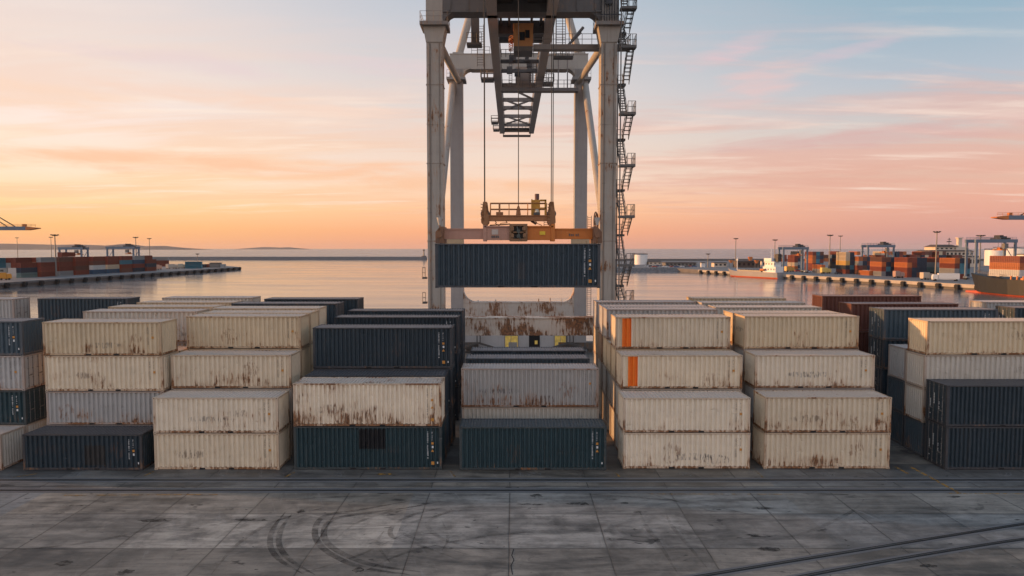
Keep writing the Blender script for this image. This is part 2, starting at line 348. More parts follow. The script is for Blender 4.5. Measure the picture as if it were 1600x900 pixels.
# concrete apron
SLAB_X, SLAB_Y0, SLAB_H = 5.02, 34.02, 4.54
def make_concrete():
    m, g, b = newmat('apron_concrete')
    geo = g.node('ShaderNodeNewGeometry'); P = geo.outputs['Position']; x, y, z = g.sep(P)
    wob = g.m('MULTIPLY', g.m('SUBTRACT', g.noise(P, 0.35, 3.0, 0.5), 0.5), 0.10)
    xs = g.m('DIVIDE', g.m('ADD', x, g.m('ADD', wob, 0.15)), SLAB_X); ys = g.m('DIVIDE', g.m('ADD', g.m('SUBTRACT', y, SLAB_Y0), g.m('MULTIPLY', wob, 0.6)), SLAB_H)
    cell = g.comb(g.m('FLOOR', xs), g.m('FLOOR', ys), 0.0)
    wn = g.node('ShaderNodeTexWhiteNoise', noise_dimensions='3D'); g.put(wn.inputs[0], cell)
    # slabs of a few bays are poured together: a second, coarser step of tone
    cell2 = g.comb(g.m('FLOOR', g.m('DIVIDE', g.m('ADD', xs, 1.2), 4.6)), g.m('FLOOR', ys), 4.0)
    wn2 = g.node('ShaderNodeTexWhiteNoise', noise_dimensions='3D'); g.put(wn2.inputs[0], cell2)
    ex = g.m('ABSOLUTE', g.m('SUBTRACT', g.m('FRACT', xs), 0.5)); ey = g.m('ABSOLUTE', g.m('SUBTRACT', g.m('FRACT', ys), 0.5))
    seam = g.m('MAXIMUM', g.ss(ex, 0.4925, 0.4965), g.ss(ey, 0.4905, 0.4960))
    seamsoft = g.m('MAXIMUM', g.ss(ex, 0.47, 0.50), g.ss(ey, 0.46, 0.50))
    big = g.noise(P, 0.11, 5.0, 0.62, 0.6); med = g.noise(P, 0.55, 6.0, 0.66, 0.5); fine = g.noise(P, 6.0, 5.0, 0.7)
    swp = g.noise(g.comb(g.m('MULTIPLY', x, 0.16), g.m('MULTIPLY', y, 1.1), 0.0), 1.0, 6.0, 0.7, 0.6)
    rot = g.comb(g.m('ADD', g.m('MULTIPLY', x, 0.9), g.m('MULTIPLY', y, 0.25)), g.m('SUBTRACT', g.m('MULTIPLY', y, 0.22), g.m('MULTIPLY', x, 0.03)), 5.0)
    scr = g.noise(rot, 1.1, 5.0, 0.7, 0.2)
    t = g.m('ADD', g.m('MULTIPLY', big, 0.34), g.m('ADD', g.m('MULTIPLY', med, 0.26), g.m('MULTIPLY', swp, 0.40)))
    tone = g.ss(t, 0.38, 0.62, 0.100, 0.33)
    tone = g.m('MULTIPLY', tone, g.m('ADD', 0.80, g.m('MULTIPLY', wn.outputs['Value'], 0.28)))
    tone = g.m('MULTIPLY', tone, g.m('ADD', 0.86, g.m('MULTIPLY', wn2.outputs['Value'], 0.34)))
    tone = g.m('MULTIPLY', tone, g.m('ADD', 0.86, g.m('MULTIPLY', fine, 0.28)))
    tone = g.m('ADD', tone, g.m('MULTIPLY', g.m('MULTIPLY', g.ss(scr, 0.62, 0.72), g.ss(big, 0.45, 0.6)), 0.05))
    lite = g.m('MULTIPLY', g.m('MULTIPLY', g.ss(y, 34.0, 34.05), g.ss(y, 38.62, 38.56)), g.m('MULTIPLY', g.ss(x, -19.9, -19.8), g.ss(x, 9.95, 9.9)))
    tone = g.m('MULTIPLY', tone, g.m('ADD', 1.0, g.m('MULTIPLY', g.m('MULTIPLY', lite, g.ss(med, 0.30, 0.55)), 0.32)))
    # the strip under the stacks and rails is darker
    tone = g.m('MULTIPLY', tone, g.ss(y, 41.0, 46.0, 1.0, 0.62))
    warm = g.ss(g.noise(cell2, 3.1, 0.0), 0.42, 0.6)
    col = g.comb(g.m('MULTIPLY', tone, g.m('ADD', 0.98, g.m('MULTIPLY', warm, 0.12))), g.m('MULTIPLY', tone, 0.97), g.m('MULTIPLY', tone, g.m('SUBTRACT', 0.91, g.m('MULTIPLY', warm, 0.12))))
    # pale drag streaks and grit
    st1 = g.noise(g.comb(g.m('ADD', g.m('MULTIPLY', x, 2.6), g.m('MULTIPLY', y, 0.9)), g.m('MULTIPLY', y, 0.30), 2.0), 1.0, 5.0, 0.7, 0.3)
    st2 = g.noise(g.comb(g.m('MULTIPLY', x, 0.35), g.m('MULTIPLY', y, 3.4), 8.0), 1.0, 6.0, 0.72, 0.5)
    zone = g.ss(g.noise(P, 0.16, 3.0, 0.5, 0.4), 0.44, 0.60)
    col = g.mix(g.m('MULTIPLY', g.m('MULTIPLY', g.ss(st1, 0.56, 0.70), zone), 0.30), col, (0.36, 0.35, 0.34, 1))
    col = g.mix(g.m('MULTIPLY', g.ss(st2, 0.50, 0.66), 0.34), col, (0.045, 0.043, 0.042, 1))
    col = g.mix(g.m('MULTIPLY', g.ss(g.noise(P, 2.4, 6.0, 0.75, 0.6), 0.54, 0.70), 0.30), col, (0.05, 0.048, 0.046, 1))
    col = g.mix(g.m('MULTIPLY', g.ss(fine, 0.60, 0.75), 0.25), col, (0.30, 0.29, 0.28, 1))
    # oil blots
    ob = g.noise(g.v('MULTIPLY', P, (0.5, 1.0, 1.0)), 0.75, 4.0, 0.6, 1.0)
    blot = g.m('MULTIPLY', g.ss(ob, 0.63, 0.70), g.ss(g.noise(P, 0.25, 2.0), 0.40, 0.55))
    spot = g.ss(g.noise(g.v('MULTIPLY', P, (0.8, 1.6, 1.0)), 1.9, 2.0, 0.5, 0.4), 0.715, 0.75)
    col = g.mix(g.m('MULTIPLY', blot, 0.75), col, (0.018, 0.017, 0.017, 1))
    col = g.mix(g.m('MULTIPLY', spot, 0.85), col, (0.014, 0.013, 0.013, 1))
    # oil-dark patches with a slight shape of their own
    stain = g.ss(g.noise(g.v('ADD', g.v('MULTIPLY', P, (0.14, 0.36, 1)), (3, 9, 0)), 1.0, 5.0, 0.65, 0.8), 0.54, 0.68)
    col = g.mix(g.m('MULTIPLY', stain, 0.5), col, (0.030, 0.030, 0.032, 1))
    col = g.mix(g.m('MULTIPLY', seamsoft, 0.22), col, (0.03, 0.03, 0.03, 1))
    col = g.mix(g.m('MULTIPLY', g.m('MULTIPLY', seam, g.ss(med, 0.36, 0.56, 0.15, 1.0)), 0.62), col, (0.010, 0.010, 0.010, 1))
    g.put(b.inputs['Base Color'], col)
    g.put(b.inputs['Roughness'], g.m('ADD', g.ss(g.m('ADD', g.m('MULTIPLY', swp, 0.5), g.m('MULTIPLY', big, 0.5)), 0.38, 0.62, 0.44, 0.72), g.m('MULTIPLY', fine, 0.08)))
    b.inputs['Specular IOR Level'].default_value = 0.35
    bu = g.node('ShaderNodeBump'); bu.inputs['Strength'].default_value = 0.4; bu.inputs['Distance'].default_value = 0.025
    g.put(bu.inputs['Height'], g.m('ADD', g.m('MULTIPLY', fine, 0.5), g.m('SUBTRACT', g.m('MULTIPLY', med, 1.5), g.m('MULTIPLY', seam, 1.2))))
    g.put(b.inputs['Normal'], bu.outputs[0])
    return m
M['concrete'] = make_concrete()
def make_mark(name, col, lo, hi, scale=2.0, amt=0.9, streak=(1, 1, 1)):
    """worn thin paint or rubber: holes by transparency"""
    m, g, b = newmat(name)
    geo = g.node('ShaderNodeNewGeometry'); n = g.noise(g.v('MULTIPLY', geo.outputs['Position'], streak), scale, 6.0, 0.7)
    b.inputs['Base Color'].default_value = tuple(col) + (1,); b.inputs['Roughness'].default_value = 0.75
    g.put(b.inputs['Alpha'], g.m('MULTIPLY', g.ss(n, lo, hi), amt))
    return m
M['tyre'] = make_mark('tyre_rubber_mark', (0.014, 0.014, 0.015), 0.28, 0.70, 0.9, 0.52, (1, 1.6, 1))
M['tyre_faint'] = make_mark('faint_tyre_rubber_mark', (0.02, 0.02, 0.021), 0.34, 0.72, 0.8, 0.36, (1, 1.6, 1))
M['yellowline'] = make_mark('worn_yellow_line', (0.42, 0.22, 0.035), 0.42, 0.58, 2.2, 0.75)
M['whiteline'] = make_mark('worn_white_paint', (0.38, 0.38, 0.38), 0.44, 0.6, 3.0, 0.55)
M['railsteel'] = plain('rail_steel', (0.10, 0.095, 0.09), 0.35, 0.7, 0.3, 2)
M['groove'] = plain('rail_groove', (0.012, 0.012, 0.012), 0.8)
M['edging'] = plain('rail_edging_concrete', (0.13, 0.13, 0.13), 0.7, 0, 0.3, 0.8)

# ------------------------------------------------------------------ ground and water
SEA = -2.6
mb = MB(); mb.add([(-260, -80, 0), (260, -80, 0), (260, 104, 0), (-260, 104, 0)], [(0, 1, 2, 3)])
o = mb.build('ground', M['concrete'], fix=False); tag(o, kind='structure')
mb = MB(); mb.box(-260, 260, 103.4, 104.6, SEA - 2, -0.004)
tag(mb.build('quay', M['quaywall']), kind='structure')
mb = MB(); S = 20000
mb.add([(-S, 104, SEA), (S, 104, SEA), (S, S, SEA), (-S, S, SEA)], [(0, 1, 2, 3)])
mb.add([(-S, -S, SEA), (S, -S, SEA), (S, -80, SEA), (-S, -80, SEA)], [(0, 1, 2, 3)])
mb.add([(-S, -80, SEA), (-260, -80, SEA), (-260, 104, SEA), (-S, 104, SEA)], [(0, 1, 2, 3)])
mb.add([(260, -80, SEA), (S, -80, SEA), (S, 104, SEA), (260, 104, SEA)], [(0, 1, 2, 3)])
tag(mb.build('water', M['water'], fix=False), kind='structure')

# crane rails set in the apron
def flat_path(mb, pts, wd, z, taper=False):
    ps = [Vector((p[0], p[1], 0)) for p in pts]; Lf = []; Rt = []
    for i, p in enumerate(ps):
        a = ps[max(0, i - 1)]; b = ps[min(len(ps) - 1, i + 1)]; t = (b - a).normalized(); n = Vector((-t.y, t.x, 0)); w_ = wd * (min(1.0, 0.12 + i / 9.0, 0.12 + (len(ps) - 1 - i) / 9.0) if taper else 1.0)
        Lf.append(p + n * w_ / 2); Rt.append(p - n * w_ / 2)
    n = len(ps)
    vs = [(p.x, p.y, z) for p in Rt] + [(p.x, p.y, z) for p in Lf]
    mb.add(vs, [(i, i + 1, n + i + 1, n + i) for i in range(n - 1)])
def lay_rail(pts, edge):
    root = empty('crane_rail', (0, 0, 0), kind='structure')
    m1 = MB(); flat_path(m1, pts, edge, 0.004); m1.build('edging', M['edging'], root, fix=False)
    m2 = MB(); flat_path(m2, pts, 0.26, 0.008); m2.build('groove', M['groove'], root, fix=False)
    m3 = MB()
    for a, b in zip(pts, pts[1:]): m3.bar((a[0], a[1], 0.012), (b[0], b[1], 0.012), 0.07, 0.012)
    m3.build('rail_head', M['railsteel'], root)
for Y in (44.33, 42.40): lay_rail([(-120, Y), (120, Y)], 0.9)
def arc_pts(p0, p1, p2, n=14):
    out = []
    for i in range(n + 1):
        t = i / n; out.append(tuple(p0[k] * (1 - t) ** 2 + p1[k] * 2 * t * (1 - t) + p2[k] * t * t for k in (0, 1)))
    return out
r1 = [(-6, 26.5)] + arc_pts((3.5, 29.4), (15.5, 33.2), (27.7, 36.9)) + [(60, 46)]
r2 = [(-2, 25.5)] + arc_pts((7.8, 29.0), (17, 32.4), (26.4, 35.0)) + [(60, 42.6)]
lay_rail(r1, 0.6); lay_rail(r2, 0.6)

# tyre marks
def skid(pxs, wd, mat, n=22):
    P3 = [gp(*p) for p in pxs]; out = []
    for i in range(len(P3) - 1):
        a = P3[max(0, i - 1)]; b = P3[i]; c = P3[i + 1]; d_ = P3[min(len(P3) - 1, i + 2)]
        for k in range(7):
            t = k / 7
            out.append(tuple(0.5 * ((2 * b[j]) + (-a[j] + c[j]) * t + (2 * a[j] - 5 * b[j] + 4 * c[j] - d_[j]) * t * t + (-a[j] + 3 * b[j] - 3 * c[j] + d_[j]) * t ** 3) for j in (0, 1)))
    out.append((P3[-1][0], P3[-1][1]))
    m_ = MB(); flat_path(m_, out, wd, skid.z, True); skid.z += 0.0007
    tag(m_.build('tyre_mark', mat, fix=False), kind='structure')
skid.z = 0.004
skid([(446, 800), (428, 824), (422, 850), (436, 874), (474, 897)], 0.30, M['tyre'])
skid([(456, 803), (440, 826), (436, 850), (452, 874), (492, 898)], 0.30, M['tyre'])
skid([(640, 783), (560, 797), (508, 806), (492, 830), (506, 858), (560, 885), (640, 898)], 0.34, M['tyre'])
skid([(660, 790), (580, 801), (522, 811), (506, 832), (520, 856), (576, 881), (660, 894)], 0.34, M['tyre'])
skid([(720, 778), (620, 797), (560, 816), (520, 846)], 0.26, M['tyre_faint'])
skid([(735, 786), (660, 800), (618, 818), (612, 838), (650, 850), (715, 874)], 0.28, M['tyre_faint'])
skid([(745, 793), (690, 804), (640, 818), (628, 832), (668, 848), (735, 868)], 0.24, M['tyre_faint'])
skid([(470, 896), (560, 868), (640, 830)], 0.22, M['tyre_faint'])
skid([(690, 812), (700, 840), (690, 862)], 0.2, M['tyre_faint'])
skid([(1010, 770), (1080, 790), (1160, 812)], 0.22, M['tyre_faint'])
skid([(1180, 848), (1260, 832), (1330, 800), (1350, 780)], 0.25, M['tyre_faint'])
skid([(300, 800), (220, 830), (120, 850), (0, 862)], 0.28, M['tyre_faint'])
# oil stains dropped on the concrete, and a few cracks
M['oil'] = make_mark('oil_stain', (0.010, 0.010, 0.010), 0.36, 0.60, 2.2, 0.62)
ro = random.Random(21)
for px0, py0, rx, ry in ((838, 775, 0.42, 0.42), (905, 787, 0.75, 0.30), (1193, 794, 0.75, 0.22), (975, 786, 0.25, 0.16), (1120, 796, 0.3, 0.12), (830, 788, 1.0, 0.14), (243, 813, 0.9, 0.25), (358, 795, 0.35, 0.18),
                         (306, 789, 0.5, 0.12), (600, 771, 0.6, 0.12), (470, 799, 0.3, 0.3), (1490, 776, 0.4, 0.2), (1185, 837, 0.75, 0.25), (1200, 858, 0.6, 0.3), (955, 843, 0.22, 0.16), (560, 891, 0.3, 0.25), (195, 895, 0.45, 0.35),
                         (1452, 884, 0.5, 0.2), (100, 880, 0.5, 0.3), (700, 771, 0.6, 0.1), (1000, 800, 0.5, 0.12), (390, 812, 1.2, 0.2), (120, 790, 0.7, 0.12)):
    c_ = gp(px0, py0); n = 14; m_ = MB()
    m_.add([(c_.x + rx * (0.6 + 0.6 * ro.random()) * cos(2 * pi * i / n), c_.y + ry * (0.6 + 0.6 * ro.random()) * sin(2 * pi * i / n), 0.0034) for i in range(n)], [tuple(range(n))])
    tag(m_.build('oil_stain', M['oil'], fix=False), kind='structure')
for pts_ in ([(803, 858), (801, 868), (805, 875), (800, 884), (801, 898)],):
    P_ = [gp(*p) for p in pts_]; m_ = MB(); flat_path(m_, [(p.x + ro.uniform(-.06, .06), p.y) for p in P_], 0.05, 0.0040); tag(m_.build('crack', M['groove'], fix=False), kind='structure')
for k, a in enumerate(([(560, 898), (640, 862), (760, 838), (900, 826)], [(330, 898), (372, 850), (430, 815), (520, 790)], [(1000, 800), (1008, 820), (1030, 850), (1060, 898)], [(1040, 800), (1050, 822), (1075, 852), (1110, 894)],
                       [(600, 830), (590, 850), (610, 880)], [(860, 770), (960, 775), (1080, 786), (1200, 810)], [(400, 785), (500, 778), (640, 774), (780, 776)], [(760, 790), (700, 800), (668, 820), (700, 846), (780, 862)])):
    skid(a, 0.24 + 0.03 * (k % 3), M['tyre_faint'])
# worn painted lines
def ground_line(px0, py0, px1, py1, wd, mat, name='road_marking'):
    a, b = gp(px0, py0), gp(px1, py1); m_ = MB(); flat_path(m_, [a, b], wd, 0.0105)
    tag(m_.build(name, mat, fix=False), kind='structure')
for a in ((1418, 727, 1500, 771, 0.22), (1398, 729, 1420, 741, 0.18), (958, 736, 968, 745, 0.14), (704, 736, 712, 746, 0.14), (590, 741, 616, 741, 0.3),
          (445, 746, 460, 738, 0.12), (225, 744, 240, 737, 0.12), (1180, 736, 1192, 746, 0.12), (1480, 771, 1600, 771.6, 0.12), (100, 774, 340, 773, 0.12), (1010, 772, 1240, 772.5, 0.1), (20, 746, 60, 740, 0.1)):
    ground_line(*a, M['yellowline'])
# worn bay lettering sprayed on the concrete: short smeared strokes
for cx, wdt in ((121, 20), (348, 16), (530, 18), (828, 36), (1072, 24), (1135, 10), (1295, 24), (1572, 20)):
    m_ = MB(); n = max(2, int(wdt / 6))
    for k in range(n):
        x0 = cx - wdt / 2 + k * wdt / n
        for (a, b, c_, e) in ((0, 739, 4, 739), (0, 743.5, 4, 743.5), (R.choice((0, 4)), 739, R.choice((0, 4)), 743.5)):
            flat_path(m_, [gp(x0 + a, b), gp(x0 + c_ + 0.01, e)], 0.09, 0.0112 + 0.0005 * k)
    tag(m_.build('road_marking', M['whiteline'], fix=False), kind='structure')

# ------------------------------------------------------------------ container templates
CW = 2.40
def corr_profile(a0, a1, pitch, depth):
    """trapezoid wave from a0 to a1: list of (pos, in) """
    n = max(2, round((a1 - a0) / pitch)); p = (a1 - a0) / n; out = [(a0, 0.0)]
    for i in range(n):
        s = a0 + i * p
        out += [(s + p * 0.34, 0.0), (s + p * 0.52, depth), (s + p * 0.82, depth), (s + p, 0.0)]
    return out
def wall_sheet(mb, prof, z0, z1, fn):
    n = len(prof); vs = [fn(a, i, z0) for a, i in prof] + [fn(a, i, z1) for a, i in prof]
    mb.add(vs, [(k, k + 1, n + k + 1, n + k) for k in range(n - 1)])
def glyphs(mb, x, y, z0, z1, wd, seed, sx=1):
    """a column of small letter-like blocks reading downwards"""
    r = random.Random(seed); z = z1; h = wd * 1.15
    while z - h > z0:
        if r.random() < 0.84:
            k = r.randint(0, 3)
            mb.box(x, x + wd, y - 0.006, y, z - h * 0.26, z)
            if k != 1: mb.box(x, x + wd * 0.3, y - 0.005, y, z - h * 0.8, z - h * 0.26)
            if k > 1: mb.box(x + wd * 0.7, x + wd, y - 0.005, y, z - h * 0.8, z - h * 0.26)
        z -= h * 1.12
def template(Lc, Hc, pitch):
    """meshes of one container; local origin bottom centre, long side along x, shown side faces -y"""
    T = {}; hx, hy = Lc / 2, CW / 2
    f = MB()
    for sx in (-1, 1):
        for sy in (-1, 1):
            x0, x1 = sorted((sx * hx, sx * (hx - 0.17))); y0, y1 = sorted((sy * hy, sy * (hy - 0.17)))
            f.box(x0, x1, y0, y1, 0.12, Hc - 0.12)
            for zc in (0.0, Hc - 0.13):                                  # corner castings
                xa, xb = sorted((sx * (hx + 0.012), sx * (hx - 0.20))); ya, yb = sorted((sy * (hy + 0.012), sy * (hy - 0.17)))
                f.box(xa, xb, ya, yb, zc, zc + 0.13)
                f.cur = 1; f.cbox((sx * (hx - 0.09), sy * (hy + 0.013), zc + 0.065), 0.07, 0.006, 0.05); f.cur = 0
    for sy in (-1, 1):
        y0, y1 = sorted((sy * (hy - 0.004), sy * (hy - 0.10)))
        f.box(-hx + 0.17, hx - 0.17, y0, y1, Hc - 0.10, Hc - 0.005)       # top rail
        f.box(-hx + 0.17, hx - 0.17, y0, y1, 0.03, 0.17)                  # bottom rail
        f.cur = 1
        for s in (-1, 1): f.box(s * 1.05 - 0.20, s * 1.05 + 0.20, *sorted((sy * (hy + 0.004), sy * (hy - 0.02))), 0.035, 0.135)
        f.cur = 0
    for sx in (-1, 1):
        x0, x1 = sorted((sx * (hx - 0.004), sx * (hx - 0.10)))
        f.box(x0, x1, -hy + 0.17, hy - 0.17, Hc - 0.12, Hc - 0.005); f.box(x0, x1, -hy + 0.17, hy - 0.17, 0.03, 0.17)
    T['frame'] = f.mesh('frame', [M['paint'], M['black']])
    prof = corr_profile(-hx + 0.17, hx - 0.17, pitch, 0.115)
    def side(cut=None, zc=None):
        a = MB(); b = MB()
        if cut is None: wall_sheet(a, prof, 0.17, Hc - 0.10, lambda x, i, z: (x, -hy + 0.03 + i, z))
        else:
            for q0, q1 in zip(prof, prof[1:]):
                inside = cut[0] <= (q0[0] + q1[0]) / 2 <= cut[1]
                spans = [(0.17, Hc - 0.10, inside)] if (zc is None or not inside) else [(0.17, zc[0], False), (zc[0], zc[1], True), (zc[1], Hc - 0.10, False)]
                for z0, z1, ins in spans:
                    wall_sheet(b if ins else a, [q0, q1], z0, z1, lambda x, i, z: (x, -hy + 0.03 + i, z))
        return a, b
    T['side_builder'] = side
    a, _ = side(); T['side'] = a.mesh('side_panel', M['paint'])
    bk = MB(); wall_sheet(bk, prof, 0.17, Hc - 0.10, lambda x, i, z: (-x, hy - 0.03 - i, z)); T['back'] = bk.mesh('side_panel', M['paint'])
    rf = MB(); rp = corr_profile(-hx + 0.12, hx - 0.12, pitch * 0.75, 0.055); n = len(rp)
    rf.add([(x, -hy + 0.05, Hc - 0.012 - i) for x, i in rp] + [(x, hy - 0.05, Hc - 0.012 - i) for x, i in rp], [(k, k + 1, n + k + 1, n + k) for k in range(n - 1)])
    T['roof'] = rf.mesh('roof', M['paint'])
    fl = MB(); fl.box(-hx + 0.1, hx - 0.1, -hy + 0.1, hy - 0.1, 0.10, 0.16); T['floor'] = fl.mesh('underside', M['dark'])
    for s, nm in ((-1, 'endL'), (1, 'endR')):
        ep = corr_profile(-hy + 0.17, hy - 0.17, 0.26, 0.05); e = MB()
        wall_sheet(e, ep, 0.17, Hc - 0.12, (lambda y, i, z: (s * (hx - 0.03 - i), -s * -y, z)) if s > 0 else (lambda y, i, z: (s * (hx - 0.03 - i), -y, z)))
        T[nm] = e.mesh('end_panel', M['paint'])
    for s, nm in ((-1, 'doorL'), (1, 'doorR')):
        for k, (ya, yb) in enumerate(((-hy + 0.17, -0.012), (0.012, hy - 0.17))):
            dm = MB(); x0, x1 = sorted((s * (hx - 0.03), s * (hx - 0.09))); dm.box(x0, x1, ya, yb, 0.18, Hc - 0.13)
            for zz in range(5):                                           # pressed ribs of the door leaf
                z = 0.42 + zz * (Hc - 0.8) / 4; xx0, xx1 = sorted((s * (hx - 0.03), s * (hx - 0.012))); dm.box(xx0, xx1, ya + 0.09, yb - 0.09, z - 0.12, z + 0.07)
            T[nm + str(k)] = dm.mesh('door', M['paint'])
            lm_ = MB()
            for fy in (0.28, 0.74):
                yy = ya + (yb - ya) * fy; lm_.tube((s * (hx + 0.012), yy, 0.10), (s * (hx + 0.012), yy, Hc - 0.06), 0.022, 6)
                for z in (0.25, 0.85, Hc * 0.6, Hc - 0.25): lm_.cbox((s * (hx + 0.0), yy, z), 0.05, 0.10, 0.05)
                lm_.bar((s * (hx + 0.03), yy, 1.0 + 0.1 * fy), (s * (hx + 0.03), yy + 0.34 * (1 if fy < 0.5 else -1), 1.0 + 0.1 * fy), 0.025, 0.04)
            T[nm + str(k) + 'rod'] = lm_.mesh('locking_rod', M['steel'])
    # lettering near the right end of the shown side
    yf = -hy + 0.026
    lw = MB(); glyphs(lw, hx - 1.02, yf, 0.75, Hc - 0.35, 0.075, 3); glyphs(lw, hx - 0.70, yf, Hc - 1.0, Hc - 0.38, 0.06, 5)
    lw.box(hx - 0.70, hx - 0.58, yf - 0.006, yf, Hc - 1.52, Hc - 1.36); lw.box(hx - 0.34, hx - 0.26, yf - 0.006, yf, 0.42, 0.56)
    T['letters'] = lw.mesh('lettering', M['letter_white'])
    ld = MB(); glyphs(ld, hx - 1.02, yf, 0.75, Hc - 0.35, 0.06, 3); glyphs(ld, hx - 0.70, yf, Hc - 1.0, Hc - 0.38, 0.05, 5)
    T['letters_dark'] = ld.mesh('lettering', M['letter_dark'])
    s1 = MB(); s1.box(hx - 0.73, hx - 0.57, yf - 0.007, yf, Hc - 1.26, Hc - 1.10); T['sticker'] = s1.mesh('warning_sticker', M['sticker'])
    s2 = MB(); s2.prism([(hx - 0.76, Hc - 1.78), (hx - 0.54, Hc - 1.78), (hx - 0.65, Hc - 1.60)], yf - 0.007, yf, 'y'); T['triangle'] = s2.mesh('warning_sticker', M['sticker'])
    s3 = MB(); s3.box(hx - 0.74, hx - 0.53, yf - 0.007, yf, 0.36, 0.58); T['plate'] = s3.mesh('warning_sticker', M['sticker'])
    dl = MB()
    for yy, zz0, zz1, sd_ in ((-0.75, 0.4, 2.1, 1), (-0.35, 1.1, 1.9, 2), (0.2, 1.3, 2.2, 3), (0.62, 0.6, 1.7, 4)):
        r = random.Random(sd_); z = zz1
        while z > zz0:
            if r.random() < 0.75: dl.box(-hx + 0.004, -hx + 0.010, yy, yy + 0.09, z - 0.08, z)
            z -= 0.12
    T['door_letters'] = dl.mesh('lettering', M['letter_white'])
    return T
TA = template(9.0, 2.55, 0.36)
TB = template(10.4, 3.05, 0.31)
TA['dim'] = (9.0, 2.55); TB['dim'] = (10.4, 3.05)

NAVY = (0.033, 0.054, 0.070); NAVY2 = (0.025, 0.042, 0.055); SLATE = (0.056, 0.085, 0.105); TEALN = (0.022, 0.050, 0.060)
CREAM = (0.68, 0.55, 0.37); CREAM2 = (0.73, 0.62, 0.46); PALE = (0.54, 0.50, 0.43); GREY = (0.44, 0.43, 0.41); WHITE = (0.78, 0.68, 0.53)
RED = (0.12, 0.042, 0.029); BROWNC = (0.30, 0.20, 0.13)
RUSTF = (0.26, 0.125, 0.06)
def mix3(a, b, t): return tuple(a[i] * (1 - t) + b[i] * t for i in range(3))
def container(X0, X1, Y, z, H, col, label, rust=0.3, door=None, letters=True, stripe=None, patch=None, long=False, group=None, extra=None, sticker=1, back=False):
    T = TB if long else TA; Lt, Ht = T['dim']
    root = empty('shipping_container', ((X0 + X1) / 2, Y + CW / 2, z), R.uniform(-0.0022, 0.0022), label=label, cat='container', group=group)
    root.scale = ((X1 - X0) / Lt, 1.0, H / Ht)
    dark = sum(col) < 0.4; j01 = 0.9 if z < 3.5 and Y < 50 else 0.1
    fcol = mix3(col, RUSTF, 0.10 if dark else 0.42)
    paintit(link('frame', T['frame'], root), fcol, rust + (0.22 if dark else 0.36))
    if stripe or patch:
        cut = stripe or patch[0]; a, b = T['side_builder'](cut, patch[1] if patch else None)
        paintit(a.build('side_panel', M['paint'], root, fix=False), col, rust)
        if stripe: b.build('painted_stripe', M['stripe'], root, fix=False)
        else: paintit(b.build('repainted_patch', M['paint'], root, fix=False), patch[2], 0.0)
    else: paintit(link('side_panel', T['side'], root), col, rust + (0.02 if dark else 0.10))
    if back: paintit(link('side_panel', T['back'], root), col, rust)
    paintit(link('roof', T['roof'], root), mix3(col, (0.52, 0.43, 0.38), 0.7) if not dark else mix3(col, (0.36, 0.29, 0.26), 0.62 if j01 < 0.75 else 0.2), rust + 0.12)  # pink sky sheen painted into the roof colour, with dust on dark boxes
    for s, nm in (('L', 'endL'), ('R', 'endR')):
        if door == s:
            for k in (0, 1):
                dd = paintit(link('door', T['door' + s + str(k)], root), col, rust); link('locking_rod', T['door' + s + str(k) + 'rod'], dd)
        else: paintit(link('end_panel', T[nm], root), col, rust + 0.05)
    if door == 'L' and dark: link('lettering', T['door_letters'], root)
    link('underside', T['floor'], root)
    if letters:
        link('lettering', T['letters' if dark else 'letters_dark'], root)
        if sticker >= 1: link('warning_sticker', T['sticker'], root)
        if sticker >= 2: link('warning_sticker', T['triangle'], root)
        if sticker >= 3: link('warning_sticker', T['plate'], root)
    if extra: extra(root, T)
    return root

